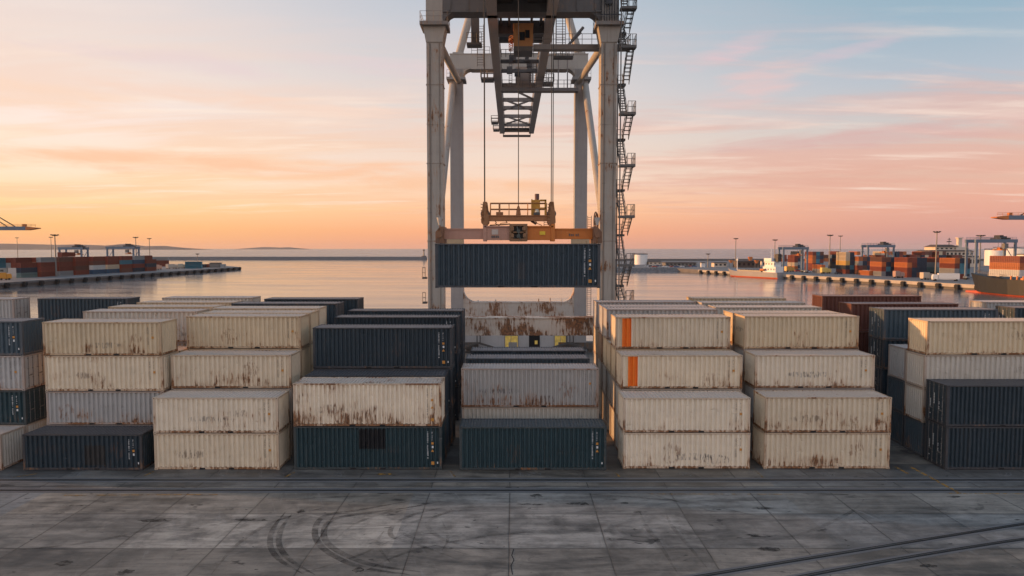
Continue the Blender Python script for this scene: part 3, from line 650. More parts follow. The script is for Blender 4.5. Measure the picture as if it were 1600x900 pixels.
# every stack of the yard, row by row from the quay road back: (column words, [ (Y, X0, X1, z0, [ (H, colour, options) bottom to top ]) ])
ROWN = ['front row', 'second row back', 'third row back', 'fourth row back', 'fifth row back', 'sixth row back', 'rearmost row']
TIERN = ['bottom', 'second', 'third', 'top']
def cname(c):
    return {NAVY: 'navy', NAVY2: 'dark navy', SLATE: 'slate blue', TEALN: 'dark teal', CREAM: 'cream', CREAM2: 'light cream', PALE: 'pale grey', GREY: 'grey',
            WHITE: 'off-white', RED: 'rust red', BROWNC: 'brown'}[c]
G_YARD = 'containers stacked along the quay road'
def mark_flat(px0, px1, z0, z1, mat, name):
    def f(root, T):
        hx, H = T['dim'][0] / 2, T['dim'][1]; m_ = MB(); m_.box(px0, px1, -CW / 2 + 0.020, -CW / 2 + 0.026, z0, z1); m_.build(name, mat, root)
    return f
YARD = {
 'leftmost column': [
   (46.3, -43.9, -35.2, [(2.52, PALE, {})]),
   (48.8, -43.9, -35.2, [(2.52, PALE, {}), (2.5, TEALN, dict(door='R', sticker=1)), (2.55, GREY, dict(door='R', rust=0.25)), (2.5, SLATE, dict(sticker=1))]),
   (70.0, -60.0, -51.2, [(2.52, NAVY, {}), (2.5, GREY, {}), (2.5, GREY, {}), (2.6, GREY, dict(door='R', letters=False))]),
   (70.6, -49.2, -39.9, [(2.52, NAVY, {}), (2.5, NAVY, {}), (2.5, NAVY, {}), (2.6, NAVY, dict(rust=0.1))])],
 'second column from the left': [
   (46.3, -33.7, -25.5, [(2.52, NAVY2, dict(patch=((0.1, 1.6), (0.35, 1.75), (0.035, 0.035, 0.035)), rust=0.2, label='navy container with a brownish black patch, on the ground left of two pale stacked containers'))]),
   (48.8, -33.7, -25.2, [(2.52, GREY, {}), (2.45, GREY, dict(rust=0.35, label='dull grey container with scattered dents above the low navy one')), (2.6, CREAM2, dict(rust=0.3)), (2.45, CREAM, dict(rust=0.35))]),
   (51.7, -33.9, -25.3, [(2.52, PALE, {}), (2.5, PALE, {}), (2.5, CREAM, dict(letters=False))]),
   (55.6, -35.1, -25.8, [(2.52, PALE, {}), (2.5, PALE, {}), (2.6, GREY, {}), (2.55, PALE, dict(letters=False, rust=0.3))]),
   (59.4, -35.3, -26.0, [(2.52, PALE, {}), (2.5, PALE, {}), (2.6, CREAM, {}), (2.6, CREAM, dict(letters=False))]),
   (64.2, -35.4, -26.3, [(2.52, PALE, {}), (2.5, PALE, {}), (2.6, PALE, {}), (2.6, CREAM, dict(letters=False))]),
   (69.6, -35.8, -26.6, [(2.52, PALE, {}), (2.5, PALE, {}), (2.6, PALE, {}), (2.65, PALE, dict(letters=False))])],
 'third column from the left': [
   (46.4, -24.7, -16.1, [(2.56, CREAM2, dict(rust=0.32)), (2.50, WHITE, dict(rust=0.3))]),
   (49.4, -24.9, -16.15, [(2.56, PALE, {}), (2.5, PALE, {}), (2.48, CREAM2, dict(rust=0.42))]),
   (52.3, -25.1, -16.3, [(2.56, PALE, {}), (2.5, PALE, {}), (2.5, CREAM, {}), (2.52, CREAM, dict(rust=0.36, sticker=1))]),
   (55.3, -25.2, -16.4, [(2.56, PALE, {}), (2.5, PALE, {}), (2.5, CREAM, {}), (2.52, CREAM, dict(letters=False))]),
   (58.6, -25.9, -16.6, [(2.56, PALE, {}), (2.5, PALE, {}), (2.5, CREAM, {}), (2.6, CREAM2, dict(letters=False))]),
   (63.4, -26.1, -16.2, [(2.56, NAVY, {}), (2.5, NAVY, {}), (2.5, NAVY, {}), (2.62, NAVY, dict(letters=False, door='R'))]),
   (68.6, -25.0, -15.5, [(2.56, NAVY, {}), (2.5, NAVY, {}), (2.5, NAVY, {}), (2.66, NAVY2, dict(letters=False))])],
 'fourth column from the left': [
   (46.4, -15.05, -4.85, [(3.04, TEALN, dict(long=True, patch=((-0.6, 1.25), (1.45, 2.85), (0.008, 0.010, 0.013)), sticker=3, rust=0.15, label='dark teal container with a black rectangle painted on it, left of the centre aisle')),
                          (3.0, WHITE, dict(long=True, rust=0.62, sticker=3, label='off-white container with long rust runs, on the dark teal one with the black rectangle'))]),
   (49.1, -15.0, -4.8, [(3.04, NAVY, dict(long=True)), (3.04, NAVY2, dict(long=True, letters=False))]),
   (52.2, -15.3, -4.6, [(3.04, NAVY, dict(long=True)), (3.0, NAVY, dict(long=True)), (3.18, NAVY2, dict(long=True, sticker=3, rust=0.08))]),
   (60.0, -15.7, -4.75, [(3.04, NAVY, dict(long=True)), (3.0, NAVY, dict(long=True)), (3.2, NAVY2, dict(long=True, rust=0.1))]),
   (65.8, -15.9, -4.7, [(3.04, NAVY, dict(long=True)), (3.0, NAVY, dict(long=True)), (3.25, NAVY, dict(long=True, letters=False))])],
 'centre column': [
   (46.3, -3.62, 6.5, [(3.04, TEALN, dict(long=True, sticker=2, rust=0.12, label='low dark teal container alone at the front of the centre column under the crane'))]),
   (51.2, -3.8, 6.6, [(3.25, PALE, dict(long=True, letters=False)), (2.98, GREY, dict(long=True, rust=0.5, sticker=1, label='light grey rust-bottomed container behind the low dark teal one in the centre'))]),
   (55.9, -3.8, 6.45, [(3.25, NAVY, dict(long=True)), (2.98, SLATE, dict(long=True, letters=False))]),
   (60.2, -3.7, 6.5, [(3.25, NAVY, dict(long=True)), (2.98, NAVY, dict(long=True, letters=False))])],
 'third column from the right': [
   (46.6, 7.72, 16.5, [(2.54, WHITE, dict(rust=0.34)), (2.46, WHITE, dict(rust=0.36))]),
   (49.6, 7.95, 16.85, [(2.54, PALE, {}), (2.46, PALE, {}), (2.50, CREAM2, dict(rust=0.42, stripe=(-4.0, -3.2), label='cream container with an orange stripe, third tier, directly below another striped one'))]),
   (52.6, 8.05, 16.95, [(2.54, PALE, {}), (2.46, PALE, {}), (2.50, CREAM, {}), (2.50, CREAM2, dict(rust=0.42, stripe=(-4.0, -3.2), label='cream container with an orange stripe, top of its stack beside the crane stairs'))]),
   (55.3, 8.05, 16.9, [(2.54, PALE, {}), (2.46, PALE, {}), (2.5, CREAM, dict(letters=False))]),
   (58.2, 8.1, 17.6, [(2.54, PALE, {}), (2.46, PALE, {}), (2.5, CREAM, {}), (2.6, GREY, dict(letters=False))]),
   (61.1, 8.1, 17.6, [(2.54, PALE, {}), (2.46, PALE, {}), (2.5, BROWNC, {}), (2.58, GREY, dict(letters=False))]),
   (66.1, 8.15, 17.8, [(2.54, PALE, {}), (2.46, PALE, {}), (2.5, CREAM, {}), (2.62, GREY, dict(letters=False))])],
 'second column from the right': [
   (46.6, 17.5, 26.2, [(2.54, CREAM2, dict(rust=0.44)), (2.50, CREAM2, dict(rust=0.46))]),
   (49.6, 17.85, 26.6, [(2.54, GREY, {}), (2.5, GREY, {}), (2.46, WHITE, dict(rust=0.40, label='scuffed off-white container with grey scrape marks, third tier, right of the striped pair'))]),
   (52.3, 17.9, 26.7, [(2.54, GREY, {}), (2.5, GREY, {}), (2.5, GREY, {}), (2.56, CREAM, dict(rust=0.34))]),
   (55.1, 17.9, 26.7, [(2.54, GREY, {}), (2.5, GREY, {}), (2.5, GREY, {}), (2.54, CREAM, dict(letters=False))]),
   (59.8, 17.9, 27.2, [(2.54, GREY, {}), (2.5, GREY, {}), (2.5, PALE, {}), (2.60, PALE, dict(letters=False))]),
   (64.6, 18.0, 27.8, [(2.54, GREY, {}), (2.5, GREY, {}), (2.5, PALE, {}), (2.62, PALE, dict(letters=False))]),
   (69.8, 18.5, 28.1, [(2.54, GREY, {}), (2.5, GREY, {}), (2.5, PALE, {}), (2.66, CREAM, dict(letters=False))])],
 'rightmost column': [
   (46.4, 29.95, 39.7, [(3.02, NAVY2, dict(door='L', letters=False, rust=0.1, long=True)), (2.88, NAVY2, dict(door='L', letters=False, rust=0.1, long=True))]),
   (49.3, 30.1, 39.2, [(2.54, SLATE, {}), (2.52, PALE, {}), (2.48, PALE, dict(rust=0.15, letters=False)), (2.5, CREAM, dict(rust=0.28, letters=False, label='yellowish cream container above the two dark navy ones with doors, right edge'))]),
   (52.2, 30.3, 39.2, [(2.54, SLATE, {}), (2.52, SLATE, {}), (2.55, GREY, dict(letters=False))]),
   (57.4, 31.4, 41.0, [(2.54, NAVY, dict(door='L')), (2.52, NAVY, dict(door='L')), (2.5, NAVY2, dict(door='L')), (2.6, SLATE, dict(door='L', sticker=0))]),
   (63.0, 31.4, 41.3, [(2.54, RED, {}), (2.52, RED, {}), (2.5, RED, {}), (2.62, RED, dict(letters=False))]),
   (71.5, 32.6, 43.0, [(2.54, RED, {}), (2.52, RED, {}), (2.5, RED, {}), (2.75, RED, dict(letters=False))])
   ],
 'column at the far right edge': [
   (59.6, 44.1, 53.0, [(2.54, NAVY, {}), (2.52, NAVY, {}), (2.5, NAVY, {}), (2.55, NAVY, dict(door='L'))]),
   (66.0, 46.0, 55.0, [(2.54, NAVY, {}), (2.52, NAVY, {}), (2.5, GREY, {}), (2.55, GREY, dict(letters=False))])],
}
HIDDEN = set([(1,2,0),(1,2,1),(1,2,2),(2,2,0),(2,2,1),(2,3,0),(2,3,1),(2,4,0),(2,4,1),(2,4,2),(2,5,0),(2,5,1),(2,5,2),(2,6,0),(2,6,1),(2,6,2),(3,2,0),(3,3,0),(3,4,0),(3,4,1),(3,4,2),(3,5,0),(3,5,1),(3,5,2),(3,6,0),(3,6,1),(3,6,2),(5,2,0),(5,3,0),(7,2,0),(7,3,0),(7,3,1),(7,4,0),(7,4,1),(7,4,2),(7,5,0),(7,5,1),(7,5,2),(7,6,0),(7,6,1),(7,6,2),(8,5,0),(8,5,1),(8,5,2),(9,0,0),(9,1,0),(9,1,1),(9,1,2)])          # (column, row, tier) that stand wholly behind others in view
ci = 0
for cname_, rows in YARD.items():
    ci += 1
    for ri, (Y, X0, X1, tiers) in enumerate(rows):
        z = 0.01
        for ti, (H, col, op) in enumerate(tiers):
            op = dict(op); lab = op.pop('label', None)
            j = random.Random(ci * 100 + ri * 10 + ti)
            dx_, dy_ = (j.uniform(-0.05, 0.05), j.uniform(-0.03, 0.03)) if ti else (0, 0)
            if lab is None:
                tn = TIERN[ti] if ti < 3 else 'top'
                if ti == len(tiers) - 1 and ti < 3 and ti > 0: tn = TIERN[ti]
                rn = ROWN[ri]
                lab = '%s container, %s tier, %s of the %s' % (cname(col), tn, rn, cname_)
            if (ci, ri, ti) not in HIDDEN:
                k = j.uniform(0.93, 1.06); cc = tuple(c * k for c in col)
                op.setdefault('rust', j.uniform(0.18, 0.34))
                r_ = container(X0 + dx_, X1 + dx_, Y + dy_, z, H - 0.02, cc, lab, group=G_YARD, back=(ri == len(rows) - 1), **op)
                r_['cell'] = '%d,%d,%d' % (ci, ri, ti)
            z += H

# ------------------------------------------------------------------ the big crane
CX = 1.0
CRC = (0.385, 0.355, 0.31); DKC = (0.10, 0.095, 0.09)
crane = empty('ship_to_shore_crane', (CX, 71, 0), label='huge grey gantry crane with rust-streaked legs standing over the container stacks', cat='crane')
def cpart(mb, name, col=CRC, rust=0.35, mat=None, parent=None, smooth=False):
    o = mb.build(name, mat or M['crane'], parent or crane, smooth=smooth)
    if parent is None: o.matrix_parent_inverse = Matrix.Translation((-CX, -71, 0))
    if mat is None: paintit(o, col, rust)
    return o
YF, YR = 71.0, 99.5
LX = 8.93
for s in (-1, 1):
    x = CX + s * LX
    m_ = MB(); m_.box(x - 0.82, x + 0.82, YF, YF + 1.9, 1.5, 37.9)
    for z in (12.6, 19.4, 28.0): m_.box(x - 0.85, x + 0.85, YF - 0.03, YF + 1.93, z, z + 0.07)        # weld seams
    cpart(m_, 'leg', CRC, 0.62)
    m_ = MB(); m_.box(x - 0.85, x + 0.85, YF + 0.05, YF + 1.85, 38.3, 47)
    m_.prism([(x - 0.85, 36.3), (x + 0.85, 36.3), (x + 1.15, 37.9), (x - 1.15, 37.9)], YF - 0.1, YF + 2.0, 'y'); cpart(m_, 'upper_leg', CRC, 0.3)
    m_ = MB(); m_.box(x - 1.42, x + 1.42, YF - 0.6, YF + 2.4, 37.9, 38.25); m_.rail([(x - 1.38, YF - 0.55, 38.25), (x + 1.38, YF - 0.55, 38.25), (x + 1.38, YF + 2.3, 38.25), (x - 1.38, YF + 2.3, 38.25), (x - 1.38, YF - 0.55, 38.25)], 1.0, 0.02, 0.7)
    cpart(m_, 'collar_platform', (0.24, 0.22, 0.2), 0.5)
    xr = CX - 0.02 + s * 9.0
    m_ = MB(); m_.box(xr - 0.9, xr + 0.9, YR, YR + 2.0, 1.5, 39.4); cpart(m_, 'leg', (0.34, 0.325, 0.315), 0.34)
    m_ = MB(); m_.box(xr - 1.35, xr + 1.35, YR - 0.5, YR + 2.5, 39.4, 39.75); m_.rail([(xr - 1.3, YR - 0.45, 39.75), (xr + 1.3, YR - 0.45, 39.75)], 1.0, 0.025, 0.8)
    m_.box(xr - 0.95, xr + 0.95, YR, YR + 2.0, 39.75, 41.0); cpart(m_, 'collar_platform', (0.26, 0.24, 0.22), 0.5)
    for Yb in (YF, YR):
        m_ = MB(); m_.box(x - 3.0, x + 3.0, Yb + 0.1, Yb + 1.8, 0.5, 1.5)
        for k in range(6): m_.tube((x - 2.6 + k * 1.04, Yb + 0.35, 0.4), (x - 2.6 + k * 1.04, Yb + 1.5, 0.4), 0.4, 14)
        cpart(m_, 'bogie', DKC, 0.6)
    # side braces, round tube
    m_ = MB(); m_.tube((CX + s * (LX - 0.35), YF + 1.6, 36.6), (CX + s * 8.7, YR + 0.2, 39.3), 0.42, 14); cpart(m_, 'side_brace', CRC, 0.35, smooth=True)
    m_ = MB(); m_.tube((CX + s * 9.55, YR + 0.6, 39.0), (CX + s * 9.1, YF + 1.4, 14.5), 0.50, 14, 0.40); m_.tube((CX + s * 9.55, YR + 0.6, 39.0), (CX + s * 9.55, YR + 0.6, 39.9), 0.5, 14, 0.2); cpart(m_, 'side_brace', CRC, 0.45, smooth=True)
    m_ = MB(); m_.tube((CX + s * 8.75, YR + 1.0, 43.0), (CX + s * 2.6, YR + 1.0, 64.0), 0.55, 14)
    m_.cbox((CX + s * 8.75, YR + 1.0, 43.2), 1.6, 1.2, 0.5); cpart(m_, 'mast_strut', CRC, 0.3, smooth=True)
for s in (-1, 1):
    x = CX + s * LX; m_ = MB()
    for q in (-0.55, -0.43, 0.5): m_.tube((x + q, YF - 0.07, 2), (x + q, YF - 0.07, 36.2), 0.035, 5)
    for z in range(4, 36, 3): m_.cbox((x - 0.49, YF - 0.06, z), 0.30, 0.08, 0.06)
    cpart(m_, 'conduit', (0.22, 0.2, 0.18), 0.5)
    m_ = MB()
    for z in (16.0, 24.0, 32.0):
        m_.box(x - 0.88, x + 0.88, YF - 0.05, YF + 1.95, z, z + 0.09)
    cpart(m_, 'flange', (0.30, 0.27, 0.23), 0.8)
# upper portal beams with rounded haunches
def haunch(cx, cz, r, sx, sz, n=8):
    """square corner at (cx,cz) filled up to an arc of radius r; sx, sz point inwards"""
    pts = [(cx, cz)]
    for i in range(n + 1):
        t = pi / 2 * i / n; pts.append((cx + sx * r * (1 - sin(t)), cz + sz * r * (1 - cos(t))))
    return pts
m_ = MB(); m_.box(CX - LX + 0.86, CX + LX - 0.86, YF + 0.1, YF + 1.8, 39.4, 43.2)
for s in (-1, 1): m_.prism(haunch(CX + s * (LX - 0.86), 39.4, 1.6, -s, -1), YF + 0.1, YF + 1.8, 'y')
for k in range(9): m_.box(CX - 7.4 + k * 1.85, CX - 7.25 + k * 1.85, YF + 0.0, YF + 0.1, 39.5, 43.1)
m_.box(CX - LX + 0.86, CX + LX - 0.86, YF - 0.02, YF + 1.9, 39.32, 39.42)
cpart(m_, 'portal_beam', (0.13, 0.125, 0.12), 0.35)
m_ = MB(); m_.box(CX - 9.9, CX + 9.9, YR, YR + 2.0, 41.0, 43.05)
for s in (-1, 1): m_.prism(haunch(CX + s * 8.1, 41.0, 1.25, -s, -1), YR + 0.05, YR + 1.95, 'y')
m_.box(CX - 9.95, CX + 9.95, YR - 0.06, YR + 2.06, 43.05, 43.14); m_.box(CX - 6.9, CX + 6.9, YR - 0.06, YR + 2.06, 40.94, 41.02)
cpart(m_, 'portal_beam', CRC, 0.38)
m_ = MB(); m_.rail([(CX - 6.8, YR + 0.2, 43.14), (CX - 4.2, YR + 0.2, 43.14)], 1.0, 0.03, 0.8); m_.rail([(CX + 4.2, YR + 0.2, 43.14), (CX + 9.4, YR + 0.2, 43.14)], 1.0, 0.03, 0.8)
cpart(m_, 'handrail', DKC, 0.3)
# low cross beams
m_ = MB(); m_.box(CX - LX + 0.82, CX + LX - 0.82, YF + 0.15, YF + 1.75, 6.25, 8.0); m_.box(CX - LX + 0.82, CX + LX - 0.82, YF + 0.05, YF + 1.85, 7.96, 8.06); m_.box(CX - LX + 0.82, CX + LX - 0.82, YF + 0.05, YF + 1.85, 6.18, 6.26)
for k in range(6): m_.box(CX - 6.4 + k * 2.6, CX - 6.34 + k * 2.6, YF + 0.12, YF + 0.15, 6.26, 7.96)
cpart(m_, 'sill_beam', (0.60, 0.54, 0.46), 0.92)
m_ = MB(); m_.box(CX - 8.15, CX + 8.1, YR + 0.1, YR + 1.9, 5.1, 7.35); m_.box(CX - 8.1, CX + 8.1, YR + 0.02, YR + 1.98, 7.33, 7.43)
for s in (-1, 1): m_.prism(haunch(CX - 0.02 + s * 8.1, 7.4, 1.9, -s, 1), YR + 0.1, YR + 1.9, 'y')
for x, h in ((-3.4, 0.35), (4.6, 0.6), (2.9, 0.5), (-6.0, 0.25), (6.3, 0.4)): m_.tube((CX + x, YR + 0.8, 7.4), (CX + x, YR + 0.8, 7.4 + h), 0.12, 6)
cpart(m_, 'sill_beam', (0.52, 0.48, 0.43), 0.82)
# machinery house at the foot of the rear frame, with lit openings
m_ = MB(); m_.box(CX - 8.0, CX + 8.0, YR + 0.4, YR + 3.6, 0.15, 3.0); cpart(m_, 'equipment_house', (0.46, 0.45, 0.44), 0.15)
for x0, x1, mat in ((-2.0, -0.15, 'lit'), (5.3, 6.9, 'lit')):
    m_ = MB(); m_.box(CX + x0, CX + x1, YR + 0.34, YR + 0.39, 0.8, 2.45); wn_ = cpart(m_, 'lit_window', mat=M[mat])
    m_ = MB(); m_.box(CX + x0 - 0.15, CX + x0, YR + 0.3, YR + 0.4, 0.7, 2.5); m_.box(CX + x1, CX + x1 + 0.15, YR + 0.3, YR + 0.4, 0.7, 2.5); m_.box(CX + x0 - 0.15, CX + x1 + 0.15, YR + 0.29, YR + 0.4, 2.45, 2.6); m_.box(CX + x0 + 0.5, CX + x1 - 0.1, YR + 0.3, YR + 0.335, 0.8, 1.5)
    m_.bar((CX + x0 + 0.7, YR + 0.32, 0.8), (CX + x0 + 0.9, YR + 0.32, 2.45), 0.06)
    cpart(m_, 'window_frame', (0.30, 0.29, 0.27), 0.3)
m_ = MB(); m_.box(CX + 1.5, CX + 3.1, YR + 0.34, YR + 0.39, 0.2, 2.5); cpart(m_, 'doorway', mat=M['black'])
m_ = MB(); m_.box(CX + 2.35, CX + 2.75, YR + 0.30, YR + 0.33, 1.2, 1.75); cpart(m_, 'lit_window', mat=M['lit'])
m_ = MB()
for xx in (-5.9, 7.2):
    m_.bar((CX + xx - 0.2, YR - 0.4, 5.1), (CX + xx - 0.2, YR - 0.4, 1.3), 0.15, 0.3); m_.bar((CX + xx + 0.25, YR - 0.4, 5.1), (CX + xx + 0.25, YR - 0.4, 1.3), 0.15, 0.3)
    for s in (-1, 1): m_.bar((CX + xx, YR - 0.4, 1.5), (CX + xx + s * 2.3, YR - 0.4, 0.8), 0.2, 0.28)
cpart(m_, 'equaliser_strut', DKC, 0.5)
# boom: two girders, cross ties, bracing, tip
BZ, BW = 39.3, 3.6
for s in (-1, 1):
    m_ = MB(); x = CX + s * (BW - 0.55)
    m_.box(x - 0.52, x + 0.52, 40, 72, BZ, BZ + 1.68); m_.box(x - 0.52, x + 0.52, 72.08, 145, BZ + 0.02, BZ + 1.66)
    m_.box(x - 0.6, x + 0.6, 40, 145, BZ + 1.68, BZ + 1.76)
    cpart(m_, 'boom_girder', (0.46, 0.40, 0.35), 0.25)
m_ = MB()
for Y in (104, 114, 120.5, 128, 137, 143.5): m_.box(CX - 2.6, CX + 2.6, Y, Y + 0.45, BZ + 0.15, BZ + 0.75)
cpart(m_, 'cross_tie', (0.26, 0.23, 0.21), 0.3)
m_ = MB()
for a, b in (((-2.5, 104), (2.5, 114)), ((-2.5, 114), (2.5, 123)), ((2.5, 114), (-2.5, 123)), ((-2.5, 128), (2.5, 137)), ((2.5, 128), (-2.5, 137))):
    m_.bar((CX + a[0], a[1], BZ + 0.5), (CX + b[0], b[1], BZ + 0.5), 0.25, 0.25)
cpart(m_, 'boom_bracing', (0.26, 0.23, 0.21), 0.3)
m_ = MB(); m_.box(CX - 2.9, CX + 2.9, 143.8, 145.6, BZ - 0.6, BZ - 0.4); m_.box(CX - 2.9, CX - 2.75, 144.5, 144.7, BZ - 0.5, BZ + 0.4); m_.box(CX + 2.75, CX + 2.9, 144.5, 144.7, BZ - 0.5, BZ + 0.4)
m_.box(CX - 2.6, CX + 2.6, 142.5, 144.0, BZ + 0.7, BZ + 0.85); m_.rail([(CX - 2.6, 142.6, BZ + 0.85), (CX + 2.6, 142.6, BZ + 0.85)], 1.1, 0.05, 0.7)
cpart(m_, 'tip_platform', (0.16, 0.14, 0.13), 0.3)
for (xx, yy, ww) in ((-4.3, 131, 1.3), (-4.2, 139, 1.2), (4.3, 100, 1.5), (-4.5, 97.5, 1.8)):
    m_ = MB(); m_.box(CX + xx - ww / 2, CX + xx + ww / 2, yy, yy + 2.4, BZ - 0.2, BZ); m_.rail([(CX + xx - ww / 2, yy, BZ), (CX + xx + ww / 2, yy, BZ), (CX + xx + ww / 2, yy + 2.4, BZ), (CX + xx - ww / 2, yy + 2.4, BZ), (CX + xx - ww / 2, yy, BZ)], 1.1, 0.05, 0.9)
    cpart(m_, 'side_platform', (0.14, 0.13, 0.12), 0.3)
# machinery trolley frame between the girders near the front frame
m_ = MB(); m_.box(CX - 2.5, CX + 2.5, 76, 77.2, 38.7, 40.1); m_.box(CX - 2.5, CX + 2.5, 80.5, 81.2, 39.2, 40.1)
m_.box(CX - 2.5, CX - 0.9, 68.5, 72.0, 40.2, 41.4); m_.box(CX + 0.6, CX + 2.5, 68.5, 72.0, 40.2, 41.4); m_.box(CX - 2.5, CX + 2.5, 58, 70, 41.4, 43.0)
for x in (-2.2, -1.3, 1.1, 2.1): m_.box(CX + x - 0.12, CX + x + 0.12, 71.9, 76.2, 39.5, 39.9)
m_.box(CX - 1.0, CX + 1.0, 77.2, 80.5, 39.4, 39.9)
m_.tube((CX - 1.6, 68, 39.6), (CX + 2.2, 66, 41.2), 0.14, 8)
cpart(m_, 'winch_frame', (0.05, 0.048, 0.046), 0.25)
m_ = MB(); m_.box(CX - 4.6, CX + 4.6, 56, 70.5, 43.3, 48.5)
for k in range(12): m_.box(CX - 4.5 + k * 0.8, CX - 4.42 + k * 0.8, 55.94, 56, 43.4, 48.4)
cpart(m_, 'machinery_house', (0.12, 0.12, 0.125), 0.2)
# operator cab, orange light on its walls put into the colour
m_ = MB(); m_.box(0.16, 2.22, 73.6, 75.8, 36.65, 38.9); m_.box(0.10, 2.28, 73.5, 75.9, 38.9, 39.0)
for z in (37.3, 38.45): m_.box(0.14, 2.24, 73.56, 73.6, z, z + 0.05)
cab = cpart(m_, 'operator_cab', (0.42, 0.20, 0.075), 0.3)
m_ = MB(); m_.box(0.80, 1.35, 73.50, 73.59, 37.25, 38.1); m_.box(1.40, 1.86, 73.50, 73.59, 37.5, 38.3); cpart(m_, 'cab_window', mat=M['glass'])
m_ = MB(); m_.box(0.18, 2.2, 73.5, 75.9, 36.15, 36.62); cpart(m_, 'cab_floor', DKC, 0.4)
m_ = MB()
for k in range(9):
    zc = 36.4 + 0.18 * k; pts = [(0.16 - 0.28 - 0.22 * cos(t * pi / 4), 74.4 + 0.25 * sin(t * pi / 4 + k), zc + 0.12 * sin(t * pi / 4)) for t in range(9)]
    m_.path(pts, 0.035, 5)
cpart(m_, 'cable_loop', (0.42, 0.16, 0.06), 0.4)  # orange light on the cables put into their colour
# walkway from the cab to the stairs
m_ = MB(); m_.box(2.25, 12.6, 73.6, 74.6, 36.35, 36.85); m_.rail([(2.3, 73.65, 36.85), (12.55, 73.65, 36.85), (12.55, 74.55, 36.85)], 1.1, 0.03, 1.0, 3); cpart(m_, 'walkway', (0.22, 0.21, 0.20), 0.35)
# checker's cab and walkway at the rear frame
m_ = MB(); m_.box(0.5, 2.75, 98.4, 99.4, 37.9, 41.0); m_.box(1.2, 2.6, 98.3, 98.4, 38.6, 40.9); cpart(m_, 'electrical_cabinet', (0.32, 0.24, 0.19), 0.3)
m_ = MB(); m_.box(-1.5, 9.4, 98.0, 99.3, 37.5, 37.95); m_.rail([(-1.4, 98.05, 37.95), (9.3, 98.05, 37.95)], 1.1, 0.035, 0.95, 3)
for x in (2.9, 6.6, 7.9): m_.tube((x, 98.9, 37.9), (x, 98.9, 41.5 if x < 3 else 43.0), 0.09, 6)
cpart(m_, 'walkway', (0.19, 0.17, 0.16), 0.35)
def ladder(x, Y, z0, z1, wd=0.5):
    m_ = MB()
    for s in (-1, 1): m_.tube((x + s * wd / 2, Y, z0), (x + s * wd / 2, Y, z1), 0.04, 5)
    z = z0 + 0.2
    while z < z1: m_.tube((x - wd / 2, Y, z), (x + wd / 2, Y, z), 0.03, 4); z += 0.32
    return m_
m_ = ladder(-4.0, 88, 38.3, 43.5, 0.8)
m_.box(-5.1, -3.4, 78, 79.4, 38.1, 38.35); m_.rail([(-5.1, 78.05, 38.35), (-3.4, 78.05, 38.35)], 1.1, 0.03, 0.6, 3); m_.box(-4.6, -3.7, 78.2, 79, 38.4, 41.2)
cpart(m_, 'ladder', (0.12, 0.11, 0.10), 0.3)
m_ = ladder(5.9, 84, 38.6, 43.4, 1.1)
for x in (5.3, 6.1, 6.9): m_.tube((x, 84, 38.4), (x, 84, 43.6), 0.05, 5)
m_.box(5.0, 7.4, 83.9, 85, 38.3, 38.5); m_.bar((6.0, 83.5, 38.9), (8.3, 84, 41.3), 0.22, 0.3); m_.tube((7.2, 83.8, 40.2), (8.6, 84, 41.9), 0.18, 8); m_.rail([(4.4, 83.9, 38.5), (7.4, 83.9, 38.5)], 1.1, 0.035, 0.7, 3)
cpart(m_, 'service_platform', (0.10, 0.095, 0.09), 0.3)
for xx in (1.6, -1.2, 2.2, 3.6):
    cpart(ladder(CX + xx, 97.0, 37.9, 41.6, 0.4), 'ladder', (0.10, 0.09, 0.085), 0.3)
m_ = MB()
for k in range(8):
    xx = R.uniform(-2.4, 2.4); yy = R.uniform(88, 98); m_.cbox((CX + xx, yy, BZ + 0.6), R.uniform(0.3, 0.8), 0.6, R.uniform(0.4, 1.0))
m_.box(CX - 2.5, CX + 2.5, 91, 91.5, BZ + 0.3, BZ + 0.7); m_.box(CX - 2.5, CX + 2.5, 96, 96.4, BZ + 0.3, BZ + 0.7)
m_.rail([(CX - 2.4, 90, BZ + 0.7), (CX + 2.4, 90, BZ + 0.7)], 1.0, 0.04, 0.6)
cpart(m_, 'sheave_block', (0.10, 0.09, 0.085), 0.3)
# small platforms low on the rear legs, right of the left leg etc.
for x, Y, z in ((-8.25, 70.6, 12.2), (-8.25, 70.6, 9.6), (-9.1, 99, 13.6), (-9.1, 99, 10.0)):
    m_ = MB(); m_.cbox((x - 0.9, Y + 1, z), 0.45, 0.8, 0.2); m_.rail([(x - 1.1, Y + 0.6, z), (x - 0.8, Y + 0.6, z)], 1.1, 0.03, 0.3); cpart(m_, 'leg_bracket', DKC, 0.3)
cpart(ladder(CX + 9.0 + 1.25, YR - 0.1, 4.5, 20, 0.55), 'ladder', DKC, 0.3)
cpart(ladder(CX + 9.0 - 1.6 + 0.1, YR + 2.2, 43.2, 44.2, 0.4), 'ladder', DKC, 0.3)
